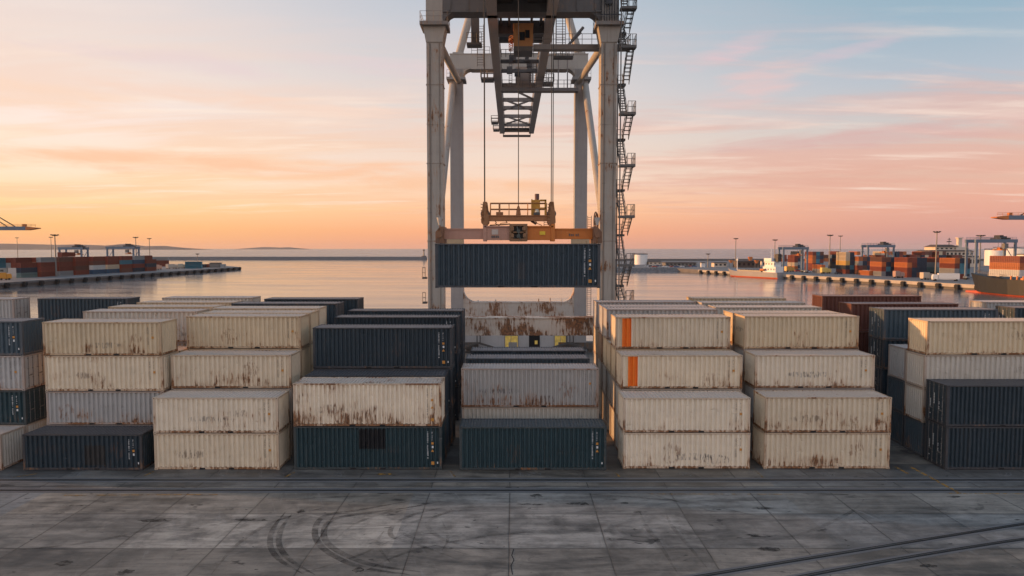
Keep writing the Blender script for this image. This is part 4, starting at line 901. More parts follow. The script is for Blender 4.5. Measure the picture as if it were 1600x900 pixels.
# stair tower on the right leg
XA, XB = 10.85, 12.45
wide = [height_of(y, 70.0) for y in (12.4, 73.0, 176.7, 257.6, 337.0, 412.8, 470)]
inner = [height_of(y, 73.4) for y in (50.7, 130.7, 216.7, 295.8, 366, 445.5, 500)]
seq = []
for a, b in zip(wide, inner): seq += [('w', a), ('i', b)]
seq = [('i', 48.0)] + seq + [('w', 2.2)]
for kind, z in seq:
    m_ = MB(); z = z + 0.0
    if kind == 'w':
        m_.box(XA, XB, 69.4, 70.4, z - 0.24, z); m_.rail([(XB - 0.8, 69.45, z), (XB - 0.03, 69.45, z), (XB - 0.03, 70.35, z)], 1.1, 0.028, 0.42, 3); m_.rail([(XA, 69.45, z), (XA + 0.25, 69.45, z)], 1.1, 0.028, 0.5)
    else:
        m_.box(XA, XB - 0.4, 73.3, 74.3, z - 0.22, z); m_.rail([(XA, 74.25, z), (XB - 0.45, 74.25, z)], 1.1, 0.028, 0.42, 3)
    cpart(m_, 'stair_landing', (0.12, 0.115, 0.11), 0.4)
for (k0, z0), (k1, z1) in zip(seq, seq[1:]):
    m_ = MB()
    if k0 == 'w': x0, x1, ya, yb = XA + 0.88, XA + 1.5, 70.4, 73.3
    else: x0, x1, ya, yb = XA + 0.18, XA + 0.8, 73.3, 70.4
    n = max(5, int(abs(z0 - z1) / 0.30))
    for s in (x0, x1): m_.bar((s, ya, z0 - 0.05), (s, yb, z1 - 0.05), 0.05, 0.26)
    for i in range(1, n):
        t = i / n; m_.cbox(((x0 + x1) / 2, ya + (yb - ya) * t, z0 + (z1 - z0) * t), x1 - x0, 0.26, 0.055)
    for s in (x0, x1):
        for hh in (1.0, 0.5): m_.tube((s, ya, z0 + hh), (s, yb, z1 + hh), 0.022, 4)
        for i in range(0, 5): t = i / 4; p = Vector((s, ya + (yb - ya) * t, z0 + (z1 - z0) * t)); m_.tube(p, p + Vector((0, 0, 1.0)), 0.02, 4)
    cpart(m_, 'stair_flight', (0.11, 0.105, 0.10), 0.4)
m_ = MB()
for x, y in ((XA + 0.05, 69.5), (XA + 0.05, 74.2), (XA + 0.14, 72.0)): m_.bar((x, y, 1), (x, y, 48), 0.11, 0.11)
for z in range(4, 46, 4): m_.bar((CX + LX + 0.8, 72, z), (XA + 0.2, 72, z), 0.1, 0.1)
m_.bar((XA, 70, 35.6), (XA + 1.0, 70, 36.7), 0.08, 0.1)
cpart(m_, 'stair_post', (0.12, 0.115, 0.11), 0.4)
# dark pipes beside the right leg head
m_ = MB()
for k in range(7): m_.tube((9.1 + k * 0.26, 70.7, 38.3), (9.1 + k * 0.26, 70.7, 47), 0.05, 6)
m_.box(9.0, 11.0, 70.6, 70.66, 38.9, 39.0); m_.box(9.5, 10.2, 70.62, 70.8, 40, 46)
cpart(m_, 'service_pipe', (0.05, 0.055, 0.06), 0.2)
# big cable reel by the right leg, seen almost edge on
rl = MB(); rc = Vector((8.55, 70.0, 18.0)); A_ = Vector((0.30, 0.95, 0)).normalized()
nn = 26
ring = [rc + A_ * (0.95 * cos(2 * pi * i / nn)) + Vector((0, 0, 0.98 * sin(2 * pi * i / nn))) for i in range(nn + 1)]
rl.path(ring, 0.07, 6); rl.path([rc + (p - rc) * 0.86 + Vector((0.12, 0, 0)) for p in ring], 0.05, 6)
for i in range(0, nn, 3): rl.bar(rc, ring[i], 0.05)
rl.cbox(rc, 0.4, 0.4, 0.4); cpart(rl, 'cable_reel', (0.22, 0.11, 0.06), 0.5)
# pale beam end seen below the spreader between the legs
m_ = MB()
x0_, x1_ = pt(897, 366, 98).x, pt(928, 366, 98).x
zl, zh = height_of(382, 98), height_of(372, 98)
m_.box(x0_ - 0.4, x1_ + 0.4, 98, 98.6, zl - 1, zh)
x0_, x1_ = pt(692, 366, 98).x, pt(724, 366, 98).x; m_.box(x0_ - 0.2, x1_, 98, 98.6, zl - 1, zh); cpart(m_, 'cable_tray', (0.5, 0.38, 0.24), 0.4)

# ------------------------------------------------------------------ spreader on its ropes
YS = 45.2
spr = empty('container_spreader', (0, YS, 15.6), label='rusty lifting spreader on ropes above the dark container, orange light and pink shade painted in', cat='spreader')
def spart(mb, name, col, rust=0.4, mat=None, smooth=False):
    o = mb.build(name, mat or M['crane'], spr, smooth=smooth); o.matrix_parent_inverse = Matrix.Translation((0, -YS, -15.6))
    if mat is None: paintit(o, col, rust)
    return o
def bx(px0, px1, py0, py1, y0=-0.5, y1=0.5, Y=None, mb=None):
    """box whose outline is measured at the spreader's own distance"""
    Yc = Y or (YS - 0.5); a = pt(px0, py1, Yc); b = pt(px1, py0, Yc); m_ = mb or MB(); m_.box(a.x, b.x, YS + y0, YS + y1, a.z, b.z); return m_
PINK_SHADE = (0.46, 0.25, 0.18); ORG_LIT = (0.56, 0.17, 0.030); OBR = (0.34, 0.15, 0.06); YEL = (0.50, 0.24, 0.03)  # evening light (right half) and shade (left half) painted into the spreader colours
m_ = bx(690, 757, 358.5, 372); bx(690, 757, 357, 359, -0.55, 0.55, mb=m_); bx(690, 757, 371.5, 373.5, -0.55, 0.55, mb=m_); spart(m_, 'telescopic_arm', PINK_SHADE, 0.28)
m_ = bx(866, 932, 358.5, 372); bx(866, 932, 357, 359, -0.55, 0.55, mb=m_); bx(866, 932, 371.5, 373.5, -0.55, 0.55, mb=m_); spart(m_, 'telescopic_arm', ORG_LIT, 0.34)
m_ = bx(757, 797, 354, 375, -0.62, 0.62); bx(755, 760, 352, 377, -0.7, 0.7, mb=m_); bx(757, 797, 353, 355, -0.7, 0.7, mb=m_); spart(m_, 'centre_beam', PINK_SHADE, 0.3)
m_ = bx(823, 864, 354, 375, -0.62, 0.62); bx(861, 867, 350, 377, -0.7, 0.7, mb=m_); bx(823, 864, 353, 355, -0.7, 0.7, mb=m_); spart(m_, 'centre_beam', ORG_LIT, 0.35)
m_ = MB()
for a in ((796, 802, 350, 377), (818, 824, 350, 377), (802, 818, 350, 353.5), (802, 818, 373, 377), (799, 821, 362, 364)): bx(*a, -0.85, -0.65, mb=m_)
for a in ((799, 803, 355, 360), (816, 821, 355, 360), (798, 803, 366, 371), (817, 822, 366, 371)): bx(*a, -0.98, -0.85, mb=m_)
spart(m_, 'gear_frame', (0.22, 0.12, 0.06), 0.6)
m_ = bx(797, 823, 352, 377, -0.62, 0.62); spart(m_, 'gearbox', DKC, 0.5, M['dark'])
m_ = MB(); c_ = pt(810, 364, YS - 0.75); m_.tube(c_ + Vector((0, -0.15, 0.12)), c_ + Vector((0, 0.2, 0.12)), 0.13, 12); m_.tube(c_ + Vector((0, -0.15, -0.2)), c_ + Vector((0, 0.2, -0.2)), 0.12, 12); m_.tube(c_ + Vector((-0.1, -0.1, 0.4)), c_ + Vector((0.12, -0.1, -0.4)), 0.05, 6); spart(m_, 'hydraulic_valve', (0.07, 0.08, 0.07), 0.3)
for x0, x1, s in ((681, 693, -1), (927, 940, 1)):
    m_ = MB(); a = pt(x0, 380, YS - 1); b = pt(x1, 354, YS - 1)
    pr = [(a.x, a.z), (b.x, a.z), (b.x, b.z), (a.x, b.z)]
    if s < 0: pr = [(a.x, a.z), (b.x, a.z), (b.x, b.z), (a.x + 0.3, b.z), (a.x, b.z - 0.35)]
    else: pr = [(a.x, a.z), (b.x, a.z), (b.x, b.z - 0.35), (b.x - 0.3, b.z), (a.x, b.z)]
    m_.prism(pr, YS - 1.2, YS + 1.2, 'y'); m_.tube((sum((a.x, b.x)) / 2, YS - 1.3, a.z + 0.55), (sum((a.x, b.x)) / 2, YS - 1.15, a.z + 0.55), 0.2, 12)
    spart(m_, 'end_beam', (0.17, 0.085, 0.05), 0.7)
    for sy in (-1, 1):
        m_ = MB(); m_.box(a.x + 0.05, a.x + 0.25, YS + sy * 1.15 - 0.1, YS + sy * 1.15 + 0.1, 15.62, 15.95) if s < 0 else m_.box(b.x - 0.25, b.x - 0.05, YS + sy * 1.15 - 0.1, YS + sy * 1.15 + 0.1, 15.62, 15.95)
        spart(m_, 'twistlock', (0.14, 0.08, 0.05), 0.6)
    # pale lamp cone on a bracket
    xc = pt((687 if s < 0 else 933), 350, YS - 1).x; zt = height_of(340, YS - 1); zb_ = height_of(352, YS - 1)
    m_ = MB(); m_.tube((xc, YS - 1, zb_), (xc, YS - 1, zt), 0.07, 10, 0.20); spart(m_, 'lamp_cone', (0.45, 0.43, 0.40), 0.1)
    m_ = MB(); m_.bar((xc, YS - 1, zb_), (xc, YS - 1, zb_ - 0.35), 0.05); m_.bar((xc - 0.02, YS - 1, zb_), (xc + 0.2, YS - 0.9, zt - 0.1), 0.03); spart(m_, 'lamp_bracket', OBR, 0.5)
m_ = bx(757, 865, 337, 344, -0.35, 0.35); bx(757, 865, 336, 337.5, -0.42, 0.42, mb=m_); bx(757, 865, 343.5, 345, -0.42, 0.42, mb=m_); spart(m_, 'headblock_beam', OBR, 0.55)
for px0 in (758, 862):
    m_ = MB(); c_ = pt(px0, 330, YS - 0.4); zt = height_of(316, YS); zm = height_of(338, YS); zb_ = height_of(353, YS)
    m_.prism([(c_.x - 0.13, zt), (c_.x + 0.13, zt), (c_.x + 0.24, zm), (c_.x + 0.26, zb_ + 0.2), (c_.x + 0.1, zb_), (c_.x - 0.1, zb_), (c_.x - 0.26, zb_ + 0.2), (c_.x - 0.24, zm)], YS - 0.5, YS - 0.42, 'y')
    m_.prism([(c_.x - 0.13, zt), (c_.x + 0.13, zt), (c_.x + 0.24, zm), (c_.x + 0.26, zb_ + 0.2), (c_.x + 0.1, zb_), (c_.x - 0.1, zb_), (c_.x - 0.26, zb_ + 0.2), (c_.x - 0.24, zm)], YS + 0.42, YS + 0.5, 'y')
    for k in range(6): m_.tube((c_.x - 0.28, YS - 0.54, zt - 0.15 - k * 0.2), (c_.x - 0.1, YS - 0.54, zt - 0.22 - k * 0.2), 0.025, 5)
    spart(m_, 'sheave_housing', (0.26, 0.12, 0.05), 0.7)
    m_ = MB(); m_.tube((c_.x, YS - 0.36, zm + 0.15), (c_.x, YS + 0.36, zm + 0.15), 0.30, 18); spart(m_, 'sheave', DKC, 0.5)
    m_ = MB(); m_.bar((c_.x, YS, zb_ + 0.15), (c_.x, YS, height_of(358, YS)), 0.3, 0.5); spart(m_, 'hanger', OBR, 0.6)
zr = height_of(336, YS - 0.4); m_ = MB()
xa, xb = pt(766, 330, YS - .4).x, pt(854, 330, YS - .4).x
for yy in (-0.4, 0.4): m_.rail([(xa, YS + yy, zr), (xb, YS + yy, zr)], 0.78, 0.028, 1.15, 2)
m_.bar((pt(780.5, 330, YS - .4).x, YS - 0.4, zr), (pt(780.5, 330, YS - .4).x, YS - 0.4, zr + 0.78), 0.12)
spart(m_, 'handrail', OBR, 0.5)
m_ = bx(775, 786, 331, 336, -0.3, 0.3); spart(m_, 'motor_cover', OBR, 0.5)
m_ = bx(831, 844, 312, 336, -0.35, 0.25); spart(m_, 'control_cabinet', YEL, 0.25)
m_ = bx(844, 854, 311.5, 313.5, -0.4, 0.3); bx(851, 854, 312, 336, -0.4, -0.3, mb=m_); bx(844, 854, 324, 326, -0.4, -0.3, mb=m_); bx(830, 832, 311, 336, -0.4, -0.3, mb=m_); spart(m_, 'cabinet_frame', YEL, 0.4)
m_ = MB(); a = pt(839, 312, YS); m_.tube((a.x, YS, a.z), (a.x, YS, height_of(303, YS)), 0.15, 14); spart(m_, 'cable_basket', (0.12, 0.06, 0.06), 0.2)
m_ = MB(); a = pt(839, 333, YS - 0.42); m_.tube((a.x, YS - 0.42, a.z + 0.05), (a.x, YS - 0.42, a.z + 0.25), 0.17, 12, 0.1); spart(m_, 'warning_lamp', (0.5, 0.45, 0.35), 0.1)
m_ = bx(834, 844, 332, 335.5, -0.5, -0.36); spart(m_, 'lamp_base', DKC, 0.2)
m_ = MB(); a = pt(810, 336, YS); m_.prism([(a.x - 0.16, a.z), (a.x + 0.16, a.z), (a.x + 0.12, a.z + 0.38), (a.x + 0.05, a.z + 0.6), (a.x - 0.05, a.z + 0.6), (a.x - 0.12, a.z + 0.38)], YS - 0.15, YS + 0.15, 'y'); spart(m_, 'rope_socket', OBR, 0.6)
m_ = MB()
for x0, x1, k in ((773, 779, 0), (836, 846, 1), (790, 780, 2)):
    a = pt(x0, 345, YS); b = pt(x1, 353, YS); m_.path([a, a + Vector((0.12, 0, -0.12)), (a + b) / 2 + Vector((-0.1, -0.1, 0)), b + Vector((0, 0, 0.05)), b], 0.022, 5)
a = pt(850, 345, YS); 
for q in (0, 0.35): m_.bar((a.x + q, YS, a.z), (a.x + q, YS, height_of(355, YS)), 0.03)
for q in (0.1, 0.25): m_.bar((a.x, YS, a.z - q), (a.x + 0.35, YS, a.z - q), 0.03)
m_.bar(pt(830, 345, YS), pt(838, 350, YS), 0.2, 0.15); m_.path([pt(765, 352, YS), pt(785, 351, YS), pt(797, 350, YS)], 0.04, 5)
spart(m_, 'hose', (0.10, 0.06, 0.04), 0.4)
m_ = bx(768.5, 778.5, 358.5, 366.5, -0.66, -0.63); spart(m_, 'name_plate', (0.50, 0.42, 0.36), 0.05)
m_ = MB()
for x0 in (768, 771, 774.5, 777.5): bx(x0, x0 + 2.2, 368.3, 371.6, -0.66, -0.63, mb=m_)
for x0, h in ((889, 4), (892, 3), (894.6, 3.4), (899.5, 3.4), (902.5, 4)): bx(x0, x0 + 1.6, 369 - h, 369.0, -0.53, -0.51, mb=m_)
spart(m_, 'lettering', DKC, 0.2)
m_ = bx(843, 851.8, 361.5, 367, -0.66, -0.63); spart(m_, 'warning_plate', YEL, 0, M['yellow'])
# trolley up on the boom and the ropes
m_ = MB(); m_.box(CX - 2.6, CX + 2.6, YS - 2, YS + 2, BZ - 0.6, BZ - 0.1); m_.box(CX - 3.0, CX + 3.0, YS - 1.5, YS + 1.5, BZ - 0.1, BZ + 0.9); cpart(m_, 'trolley', DKC, 0.3)
for px0, top, dxs in ((757.3, 318, (0.0,)), (810, 324, (0,)), (862.2, 318, (-0.04, 0.07))):
    for dx0 in dxs:
        a = pt(px0, top, YS - 0.1); m_ = MB(); m_.tube((a.x + dx0, YS - 0.1, a.z - 0.1), (a.x + dx0, YS - 0.1, BZ - 0.6), 0.032 if px0 != 757.3 else 0.05, 6)
        spart(m_, 'hoist_rope', DKC, 0, M['cable'])
# the container it carries
def hang_marks(root, T):
    pass
hb = container(-4.95, 5.69, 44.0, 12.74, 2.86, NAVY, 'dark blue-grey container with rope-hung spreader on top, hanging in the air', rust=0.1, long=True, sticker=3, back=True, patch=((0.0, 0.45), (0.6, 1.75), (0.05, 0.06, 0.068)))

# ------------------------------------------------------------------ far harbour
HILLC = M['hill']
def ridge(name, px_list, Y, base=SEA):
    m_ = MB(); pts = [(pt(x, y, Y).x, height_of(y, Y)) for x, y in px_list]
    poly = [(pts[0][0], base - 5)] + pts + [(pts[-1][0], base - 5)]
    top = [(x, Y, z) for x, z in pts]; n = len(pts)
    front = [(x, Y - 700 - 100 * sin(i), base - 2) for i, (x, z) in enumerate(pts)]; bk = [(x, Y + 900, base - 2) for x, z in pts]
    m_.add(front + top + bk, [(i, i + 1, n + i + 1, n + i) for i in range(n - 1)] + [(n + i, n + i + 1, 2 * n + i + 1, 2 * n + i) for i in range(n - 1)])
    tag(m_.build(name, HILLC, smooth=False), kind='structure')
ridge('hills', [(-160, 386), (-100, 381), (-40, 380), (0, 380.6), (40, 381.2), (90, 382.5), (120, 381.8), (150, 383), (175, 384), (186, 381.5), (200, 380.8), (212, 383), (225, 384.6), (245, 384.2), (258, 384.2), (270, 386), (285, 387.4), (294, 389)], 9000)
ridge('hills', [(384, 389), (396, 387), (410, 386), (424, 386.2), (438, 386.8), (450, 386.2), (462, 387.4), (468, 389)], 12000)

# piers
def land(name, poly, wallmat, z=0.0, stone=False):
    m_ = MB(); n = len(poly); m_.add([(x, y, z) for x, y in poly], [tuple(range(n))])
    tag(m_.build(name, M['pier_deck']), kind='structure')
    w_ = MB(); 
    for i in range(n):
        a, b = poly[i], poly[(i + 1) % n]; w_.quad((a[0], a[1], SEA - 1), (b[0], b[1], SEA - 1), (b[0], b[1], z - 0.003), (a[0], a[1], z - 0.003))
    return w_
M['pier_deck'] = plain('pier_deck_concrete', (0.17, 0.165, 0.16), 0.8, 0, 0.3, 0.06)
LE = [(-231, 150), (-228, 307), (-224, 562)]
w_ = land('pier', [(-231, 150), (-228, 307), (-224, 562), (-282, 640), (-470, 700), (-520, 150)], None)
tag(w_.build('pier_wall', M['stone']), kind='structure')
RE = [(134, 489), (162, 397), (184, 328), (200, 270), (238, 150)]
w_ = land('pier', RE + [(620, 150), (620, 829), (88, 829), (80, 523), (126, 523)], None)
tag(w_.build('pier_wall', M['stone']), kind='structure')
ORD = ['nearest', 'second', 'third', 'fourth', 'fifth', 'sixth', 'seventh', 'eighth', 'ninth', 'tenth', 'eleventh', 'twelfth', 'thirteenth', 'fourteenth', 'fifteenth', 'sixteenth',
       'seventeenth', 'eighteenth', 'nineteenth', 'twentieth', 'twenty-first', 'twenty-second', 'twenty-third', 'twenty-fourth', 'twenty-fifth', 'twenty-sixth', 'twenty-seventh', 'twenty-eighth']
SEC = ['first'] + ORD[1:]
def along(poly, d0, step, fn):
    acc = -d0
    for a, b in zip(poly, poly[1:]):
        a = Vector((a[0], a[1], 0)); b = Vector((b[0], b[1], 0)); L_ = (b - a).length; t = -acc
        while t < L_: fn(a.lerp(b, t / L_), (b - a).normalized()); t += step
        acc = L_ - (t - step) - step; acc = -(t - L_) 
# the lit cap beam of the right pier and its fenders
m_ = MB()
for a, b in zip(RE, RE[1:]): 
    a3 = Vector((a[0], a[1], -0.75)); b3 = Vector((b[0], b[1], -0.75)); n_ = Vector((-(b3 - a3).y, (b3 - a3).x, 0)).normalized() * -0.45
    if n_.x > 0: n_ = -n_
    m_.bar(a3 + n_ * 0.6, b3 + n_ * 0.6, 0.9, 1.5)
tag(m_.build('pier_wall', M['quaywall']), kind='structure')
m_ = MB()
for a, b in zip(LE, LE[1:]): m_.bar((a[0] + 0.4, a[1], -0.5), (b[0] + 0.4, b[1], -0.5), 0.9, 0.98)
tag(m_.build('pier_wall', M['stone']), kind='structure')  # left cap takes the dark stone to paint its shade in
fm = MB(); fm.box(-0.7, 0.7, -0.7, 0.7, SEA - 0.3, -0.2); fm.box(-0.9, 0.9, -0.5, 0.9, -1.9, -0.5); fme = fm.mesh('fender', M['rubber'])
def fender(side):
    cnt = [0]
    def f(p, t):
        cnt[0] += 1
        o = link('fender', fme); nrm = Vector((t.y, -t.x, 0)); 
        if (side == 'r' and nrm.x > 0) or (side == 'l' and nrm.x < 0): nrm = -nrm
        o.location = (p.x + nrm.x * 1.2, p.y + nrm.y * 1.2, 0); o.rotation_euler = (0, 0, math.atan2(nrm.y, nrm.x) - pi / 2)
        lab = '%s rubber fender from the small ship along the sunlit right pier wall' % SEC[cnt[0] - 1] if side == 'r' else '%s rubber fender from the left frame edge along the left pier wall' % SEC[cnt[0] - 1]
        tag(o, lab, 'fender', 'fenders along the right pier wall' if side == 'r' else 'fenders along the left pier wall')
    return f
along(RE[:4], 4, 9.5, fender('r')); along([(-228, 300), (-224, 562)], 6, 11.0, fender('l'))
# rock slope of the harbour basin behind the crane stairs
m_ = MB(); rr = random.Random(3)
n = 60; rows_ = []
for j, (dy, z) in enumerate(((-6, SEA - 0.4), (-4, -1.9), (-2, -0.8), (0.4, 0.15), (2, 0.3))):
    rows_.append([(78 + (128 - 78) * i / n + rr.uniform(-.2, .2), 523 + dy + rr.uniform(-0.6, 0.6), z + rr.uniform(-0.3, 0.35)) for i in range(n + 1)])
vs_ = [v for r_ in rows_ for v in r_]
m_.add(vs_, [(j * (n + 1) + i, j * (n + 1) + i + 1, (j + 1) * (n + 1) + i + 1, (j + 1) * (n + 1) + i) for j in range(4) for i in range(n)])
tag(m_.build('rock_slope', M['stone']), kind='structure')
# breakwaters
m_ = MB(); m_.prism([(1060, SEA - 1), (1066, 2.0), (1074, 2.2), (1082, SEA - 1)], -640, -134, 'x'); o = m_.build('breakwater', M['stone']); tag(o, 'long low dark stone breakwater across the water left of the crane', 'breakwater')
m_ = MB(); m_.prism([(829, SEA - 1), (829.5, 2.4), (838, 2.6), (842, SEA - 1)], 90, 900, 'x'); o = m_.build('breakwater', M['quaydark'] if 'quaydark' in M else M['stone']); tag(o, 'long grey sea wall behind the pier right of the crane', 'breakwater')
# small lighthouse on the breakwater head
lh = empty('lighthouse', (-138, 1070, 2.1), label='small dark lighthouse at the end of the low breakwater beside the crane leg', cat='lighthouse')
m_ = MB(); m_.tube((0, 0, 0), (0, 0, 1.6), 4.2, 12, 3.6); m_.build('base', M['stone'], lh)
m_ = MB(); m_.tube((0, 0, 1.6), (0, 0, 9.0), 1.3, 12, 0.9); m_.build('tower', M['steel'], lh)
m_ = MB(); m_.tube((0, 0, 9.0), (0, 0, 10.6), 1.5, 12); m_.tube((0, 0, 10.6), (0, 0, 12.2), 1.2, 12, 0.1); m_.build('lantern', M['dark'], lh)

# far containers: one low-poly ribbed mesh, coloured per copy
def far_mesh():
    a = MB(); hx, hy = 1.22, 6.1
    def wavewall(fn, lo, hi, n, amp):
        pr = []
        for i in range(n): s = lo + (hi - lo) * i / n; e = (hi - lo) / n; pr += [(s, 0), (s + e * 0.45, 0), (s + e * 0.5, amp), (s + e * 0.95, amp)]
        pr.append((hi, 0)); k = len(pr)
        a.add([fn(p, q, 0.12) for p, q in pr] + [fn(p, q, 2.5) for p, q in pr], [(i, i + 1, k + i + 1, k + i) for i in range(k - 1)])
    wavewall(lambda p, q, z: (-hx + 0.04 + q, -p, z), -hy + .15, hy - .15, 16, 0.06); wavewall(lambda p, q, z: (hx - 0.04 - q, p, z), -hy + .15, hy - .15, 16, 0.06)
    a.box(-hx + .1, hx - .1, -hy + 0.03, hy - 0.03, 0.1, 2.52); 
    for z in (0, 2.48):
        for s in (-1, 1): a.box(min(s * hx, s * (hx - .12)), max(s * hx, s * (hx - .12)), -hy, hy, z, z + 0.11); a.box(-hx + .12, hx - .12, min(s * hy, s * (hy - .12)), max(s * hy, s * (hy - .12)), z, z + 0.11)
    for sx in (-1, 1):
        for sy in (-1, 1): a.box(min(sx * hx, sx * (hx - .16)), max(sx * hx, sx * (hx - .16)), min(sy * hy, sy * (hy - .16)), max(sy * hy, sy * (hy - .16)), 0.11, 2.48)
    for sx in (-0.6, -0.2, 0.2, 0.6): a.box(sx - .03, sx + .03, -hy - 0.01, -hy + 0.03, .2, 2.4)
    return a.mesh('shipping_container', M['paint'])
FM = far_mesh()
RUST_R = (0.22, 0.055, 0.035); ORNG = (0.48, 0.15, 0.05); FCREAM = (0.55, 0.45, 0.32); FGREY = (0.30, 0.31, 0.31); FTEAL = (0.06, 0.20, 0.26); FBLUE = (0.035, 0.09, 0.16); FNAVY = (0.03, 0.045, 0.07)
FBROWN = (0.16, 0.07, 0.05); FWHITE = (0.65, 0.64, 0.60); FGREEN = (0.16, 0.24, 0.23); FYEL = (0.60, 0.36, 0.10)
FN = {RUST_R: 'rust red', ORNG: 'orange', FCREAM: 'cream', FGREY: 'grey', FTEAL: 'teal', FBLUE: 'blue', FNAVY: 'dark navy', FBROWN: 'brown', FWHITE: 'white', FGREEN: 'grey-green', FYEL: 'yellow'}
SERIAL = [0]; SKIP = set([1,5,6,7,15,16,22,23,28,30,35,36,37,43,44,45,50,51,52,57,58,59,64,65,66,70,72,73,74,78,93,98,119,123,152,160,161,162,163,164,176,180,181,182,183,189,190,191,192,195,196,197,198,199,200,201,202,203,204,205,206,207,212,213,217,218,219,220,221,222,225,226,227,228,229,231,232,233,234,235,236,237,238,239,240,242,243,244,247,248,249,250,253,254,255,258,261,264,265,266,268,270,272,273,274,277,280,283,284,285,288,291,294,295,296,298,300,302,303,304,305,306,307,308,309,313,314,315,316,317,318,319,320,321,322,323,324,325,326,327,328,329,330,331,332,333,334,335,336,337,338,339,340,341,342,343,344,345])
def farc(x, y, z, col, label, group, rz=0.0, sy=1.0):
    SERIAL[0] += 1; kk = R.uniform(0.85, 1.15); ru = R.uniform(0.1, 0.4)
    if SERIAL[0] in SKIP: return None
    o = link('shipping_container', FM); o['cell'] = 'far,%d' % SERIAL[0]; o.location = (x, y, z); o.rotation_euler = (0, 0, rz); o.scale = (1, sy, 1)
    paintit(o, tuple(c * kk for c in col), ru); tag(o, label, 'container', group); return o
GL = 'containers on the far left pier'; GR = 'containers on the far right pier'
rl_ = random.Random(11)
pal = [RUST_R] * 6 + [FBROWN] * 3 + [FGREY] * 3 + [FBLUE, FTEAL, FGREEN, FNAVY, FCREAM]
TW = ['bottom', 'second', 'third', 'fourth', 'fifth', 'sixth']; TN = TW
# left pier: rows run away from us; aisle face first, taller stacks behind
lefts = [(-262, 341, [FWHITE, FWHITE, FTEAL, FTEAL], 'seaward'), (-254.5, 352, [FGREEN, FNAVY, RUST_R], ''), (-253, 365, [RUST_R, RUST_R, RUST_R, FGREY], ''), (-252, 378, [FGREY, RUST_R, RUST_R, FBROWN], ''),
         (-251, 391, [RUST_R, FBROWN, RUST_R, RUST_R], ''), (-249, 404, [FBLUE, FWHITE, FBROWN, RUST_R], ''), (-248, 417, [FBLUE, FCREAM, RUST_R, RUST_R], ''), (-247, 430, [FBROWN, RUST_R, FTEAL, RUST_R], ''),
         (-246, 443, [FNAVY, RUST_R, FBLUE, FGREY], ''), (-245, 456, [RUST_R, FNAVY, RUST_R], '')]
for k, (x, y, cols, _) in enumerate(lefts):
    for t, c in enumerate(cols):
        farc(x, y + 6.1, t * 2.6, c, '%s container, %s tier of the %s stack along the left pier aisle' % (FN[c], TN[t], ORD[k]), GL)
    for r_ in range(1, 4):
        h = rl_.choice((3, 4, 4, 4)) + (1 if (r_ == 3 and k in (1, 4, 7)) else 0)
        for t in range(max(0, min(len(cols), h) - 1), h):
            c = rl_.choice(pal)
            farc(x - 2.6 * r_, y + 6.1, t * 2.6, c, '%s container, %s tier, %s row behind the %s stack of the left pier aisle' % (FN[c], TW[t], SEC[r_], ORD[k]), GL)
for k, (px_, py_, cols) in enumerate(((236, 416.5, [RUST_R, RUST_R, FGREY]), (262, 417.5, [FBROWN]), (287, 419.5, [FTEAL, FTEAL]), (303, 418, [FNAVY]), (312, 417.5, [RUST_R]), (333, 418, [FGREY]))):
    p = gp(px_ + 14, py_)
    for t, c in enumerate(cols): farc(p.x, p.y + 2, t * 2.6, c, '%s container, %s tier, near the left pier tip, %s group past the stacks' % (FN[c], TW[t], SEC[k]), GL, rz=pi / 2 if k in (0, 2) else 0.25)
# dark lettering on the two white containers
# (block letters too small to read in the view)
wl = [o for o in COL.objects if o.name.startswith('shipping_container') and o.get('label', '').startswith('white container') and 'nearest stack' in o['label']]
for o in wl:
    m_ = MB(); r5 = random.Random(2)
    for i in range(7):
        if i == 2: continue
        y0 = -3.6 + i * 0.95; m_.box(1.225, 1.24, y0, y0 + 0.2, 0.8, 1.8); m_.box(1.225, 1.24, y0 + .5, y0 + .68, 0.8, 1.8); m_.box(1.225, 1.24, y0 + .2, y0 + .5, r5.choice((0.8, 1.2, 1.6)), r5.choice((1.0, 1.4, 1.8)) + .02)
    m_.build('lettering', M['letter_dark'], o)
# right pier blocks: near left corner in view, columns deep
blocks = [(1241, 421.5, 1, [ORNG, FCREAM, RUST_R, RUST_R]), (1269, 423, 3, [RUST_R, RUST_R, ORNG, ORNG, RUST_R]), (1283, 427.2, 1, [FGREY, ORNG]), (1321, 428, 2, [RUST_R, FNAVY, FYEL, FCREAM, FCREAM]),
          (1341, 428.5, 3, [FBROWN, RUST_R, FGREY, ORNG]), (1358, 430.5, 1, [ORNG]), (1377, 431.5, 3, [FGREY, RUST_R, ORNG, FBROWN]), (1417, 433.5, 4, [RUST_R, RUST_R, ORNG, RUST_R, FCREAM][:4]),
          (1460, 433, 2, [FNAVY, FGREEN, FGREY, RUST_R]), (1491, 436, 3, [FGREY, FGREY, RUST_R, ORNG])]
rb = random.Random(5)
for k, (px_, py_, nc, cols) in enumerate(blocks):
    p = gp(px_, py_)
    for c_ in range(nc):
        for t, c in enumerate(cols):
            if c_ > 0: c = rb.choice([FNAVY, FNAVY, FBLUE, FBROWN, RUST_R, FTEAL])
            if c_ > 0 and k in (0, 2, 5): continue
            w_l = '%s container, %s tier, %s column of the %s pier block from the small ship' % (FN[c], TW[t], SEC[c_], SEC[k])
            farc(p.x + 1.22 + c_ * 2.6, p.y + 6.1, t * 2.6, c, w_l, GR)
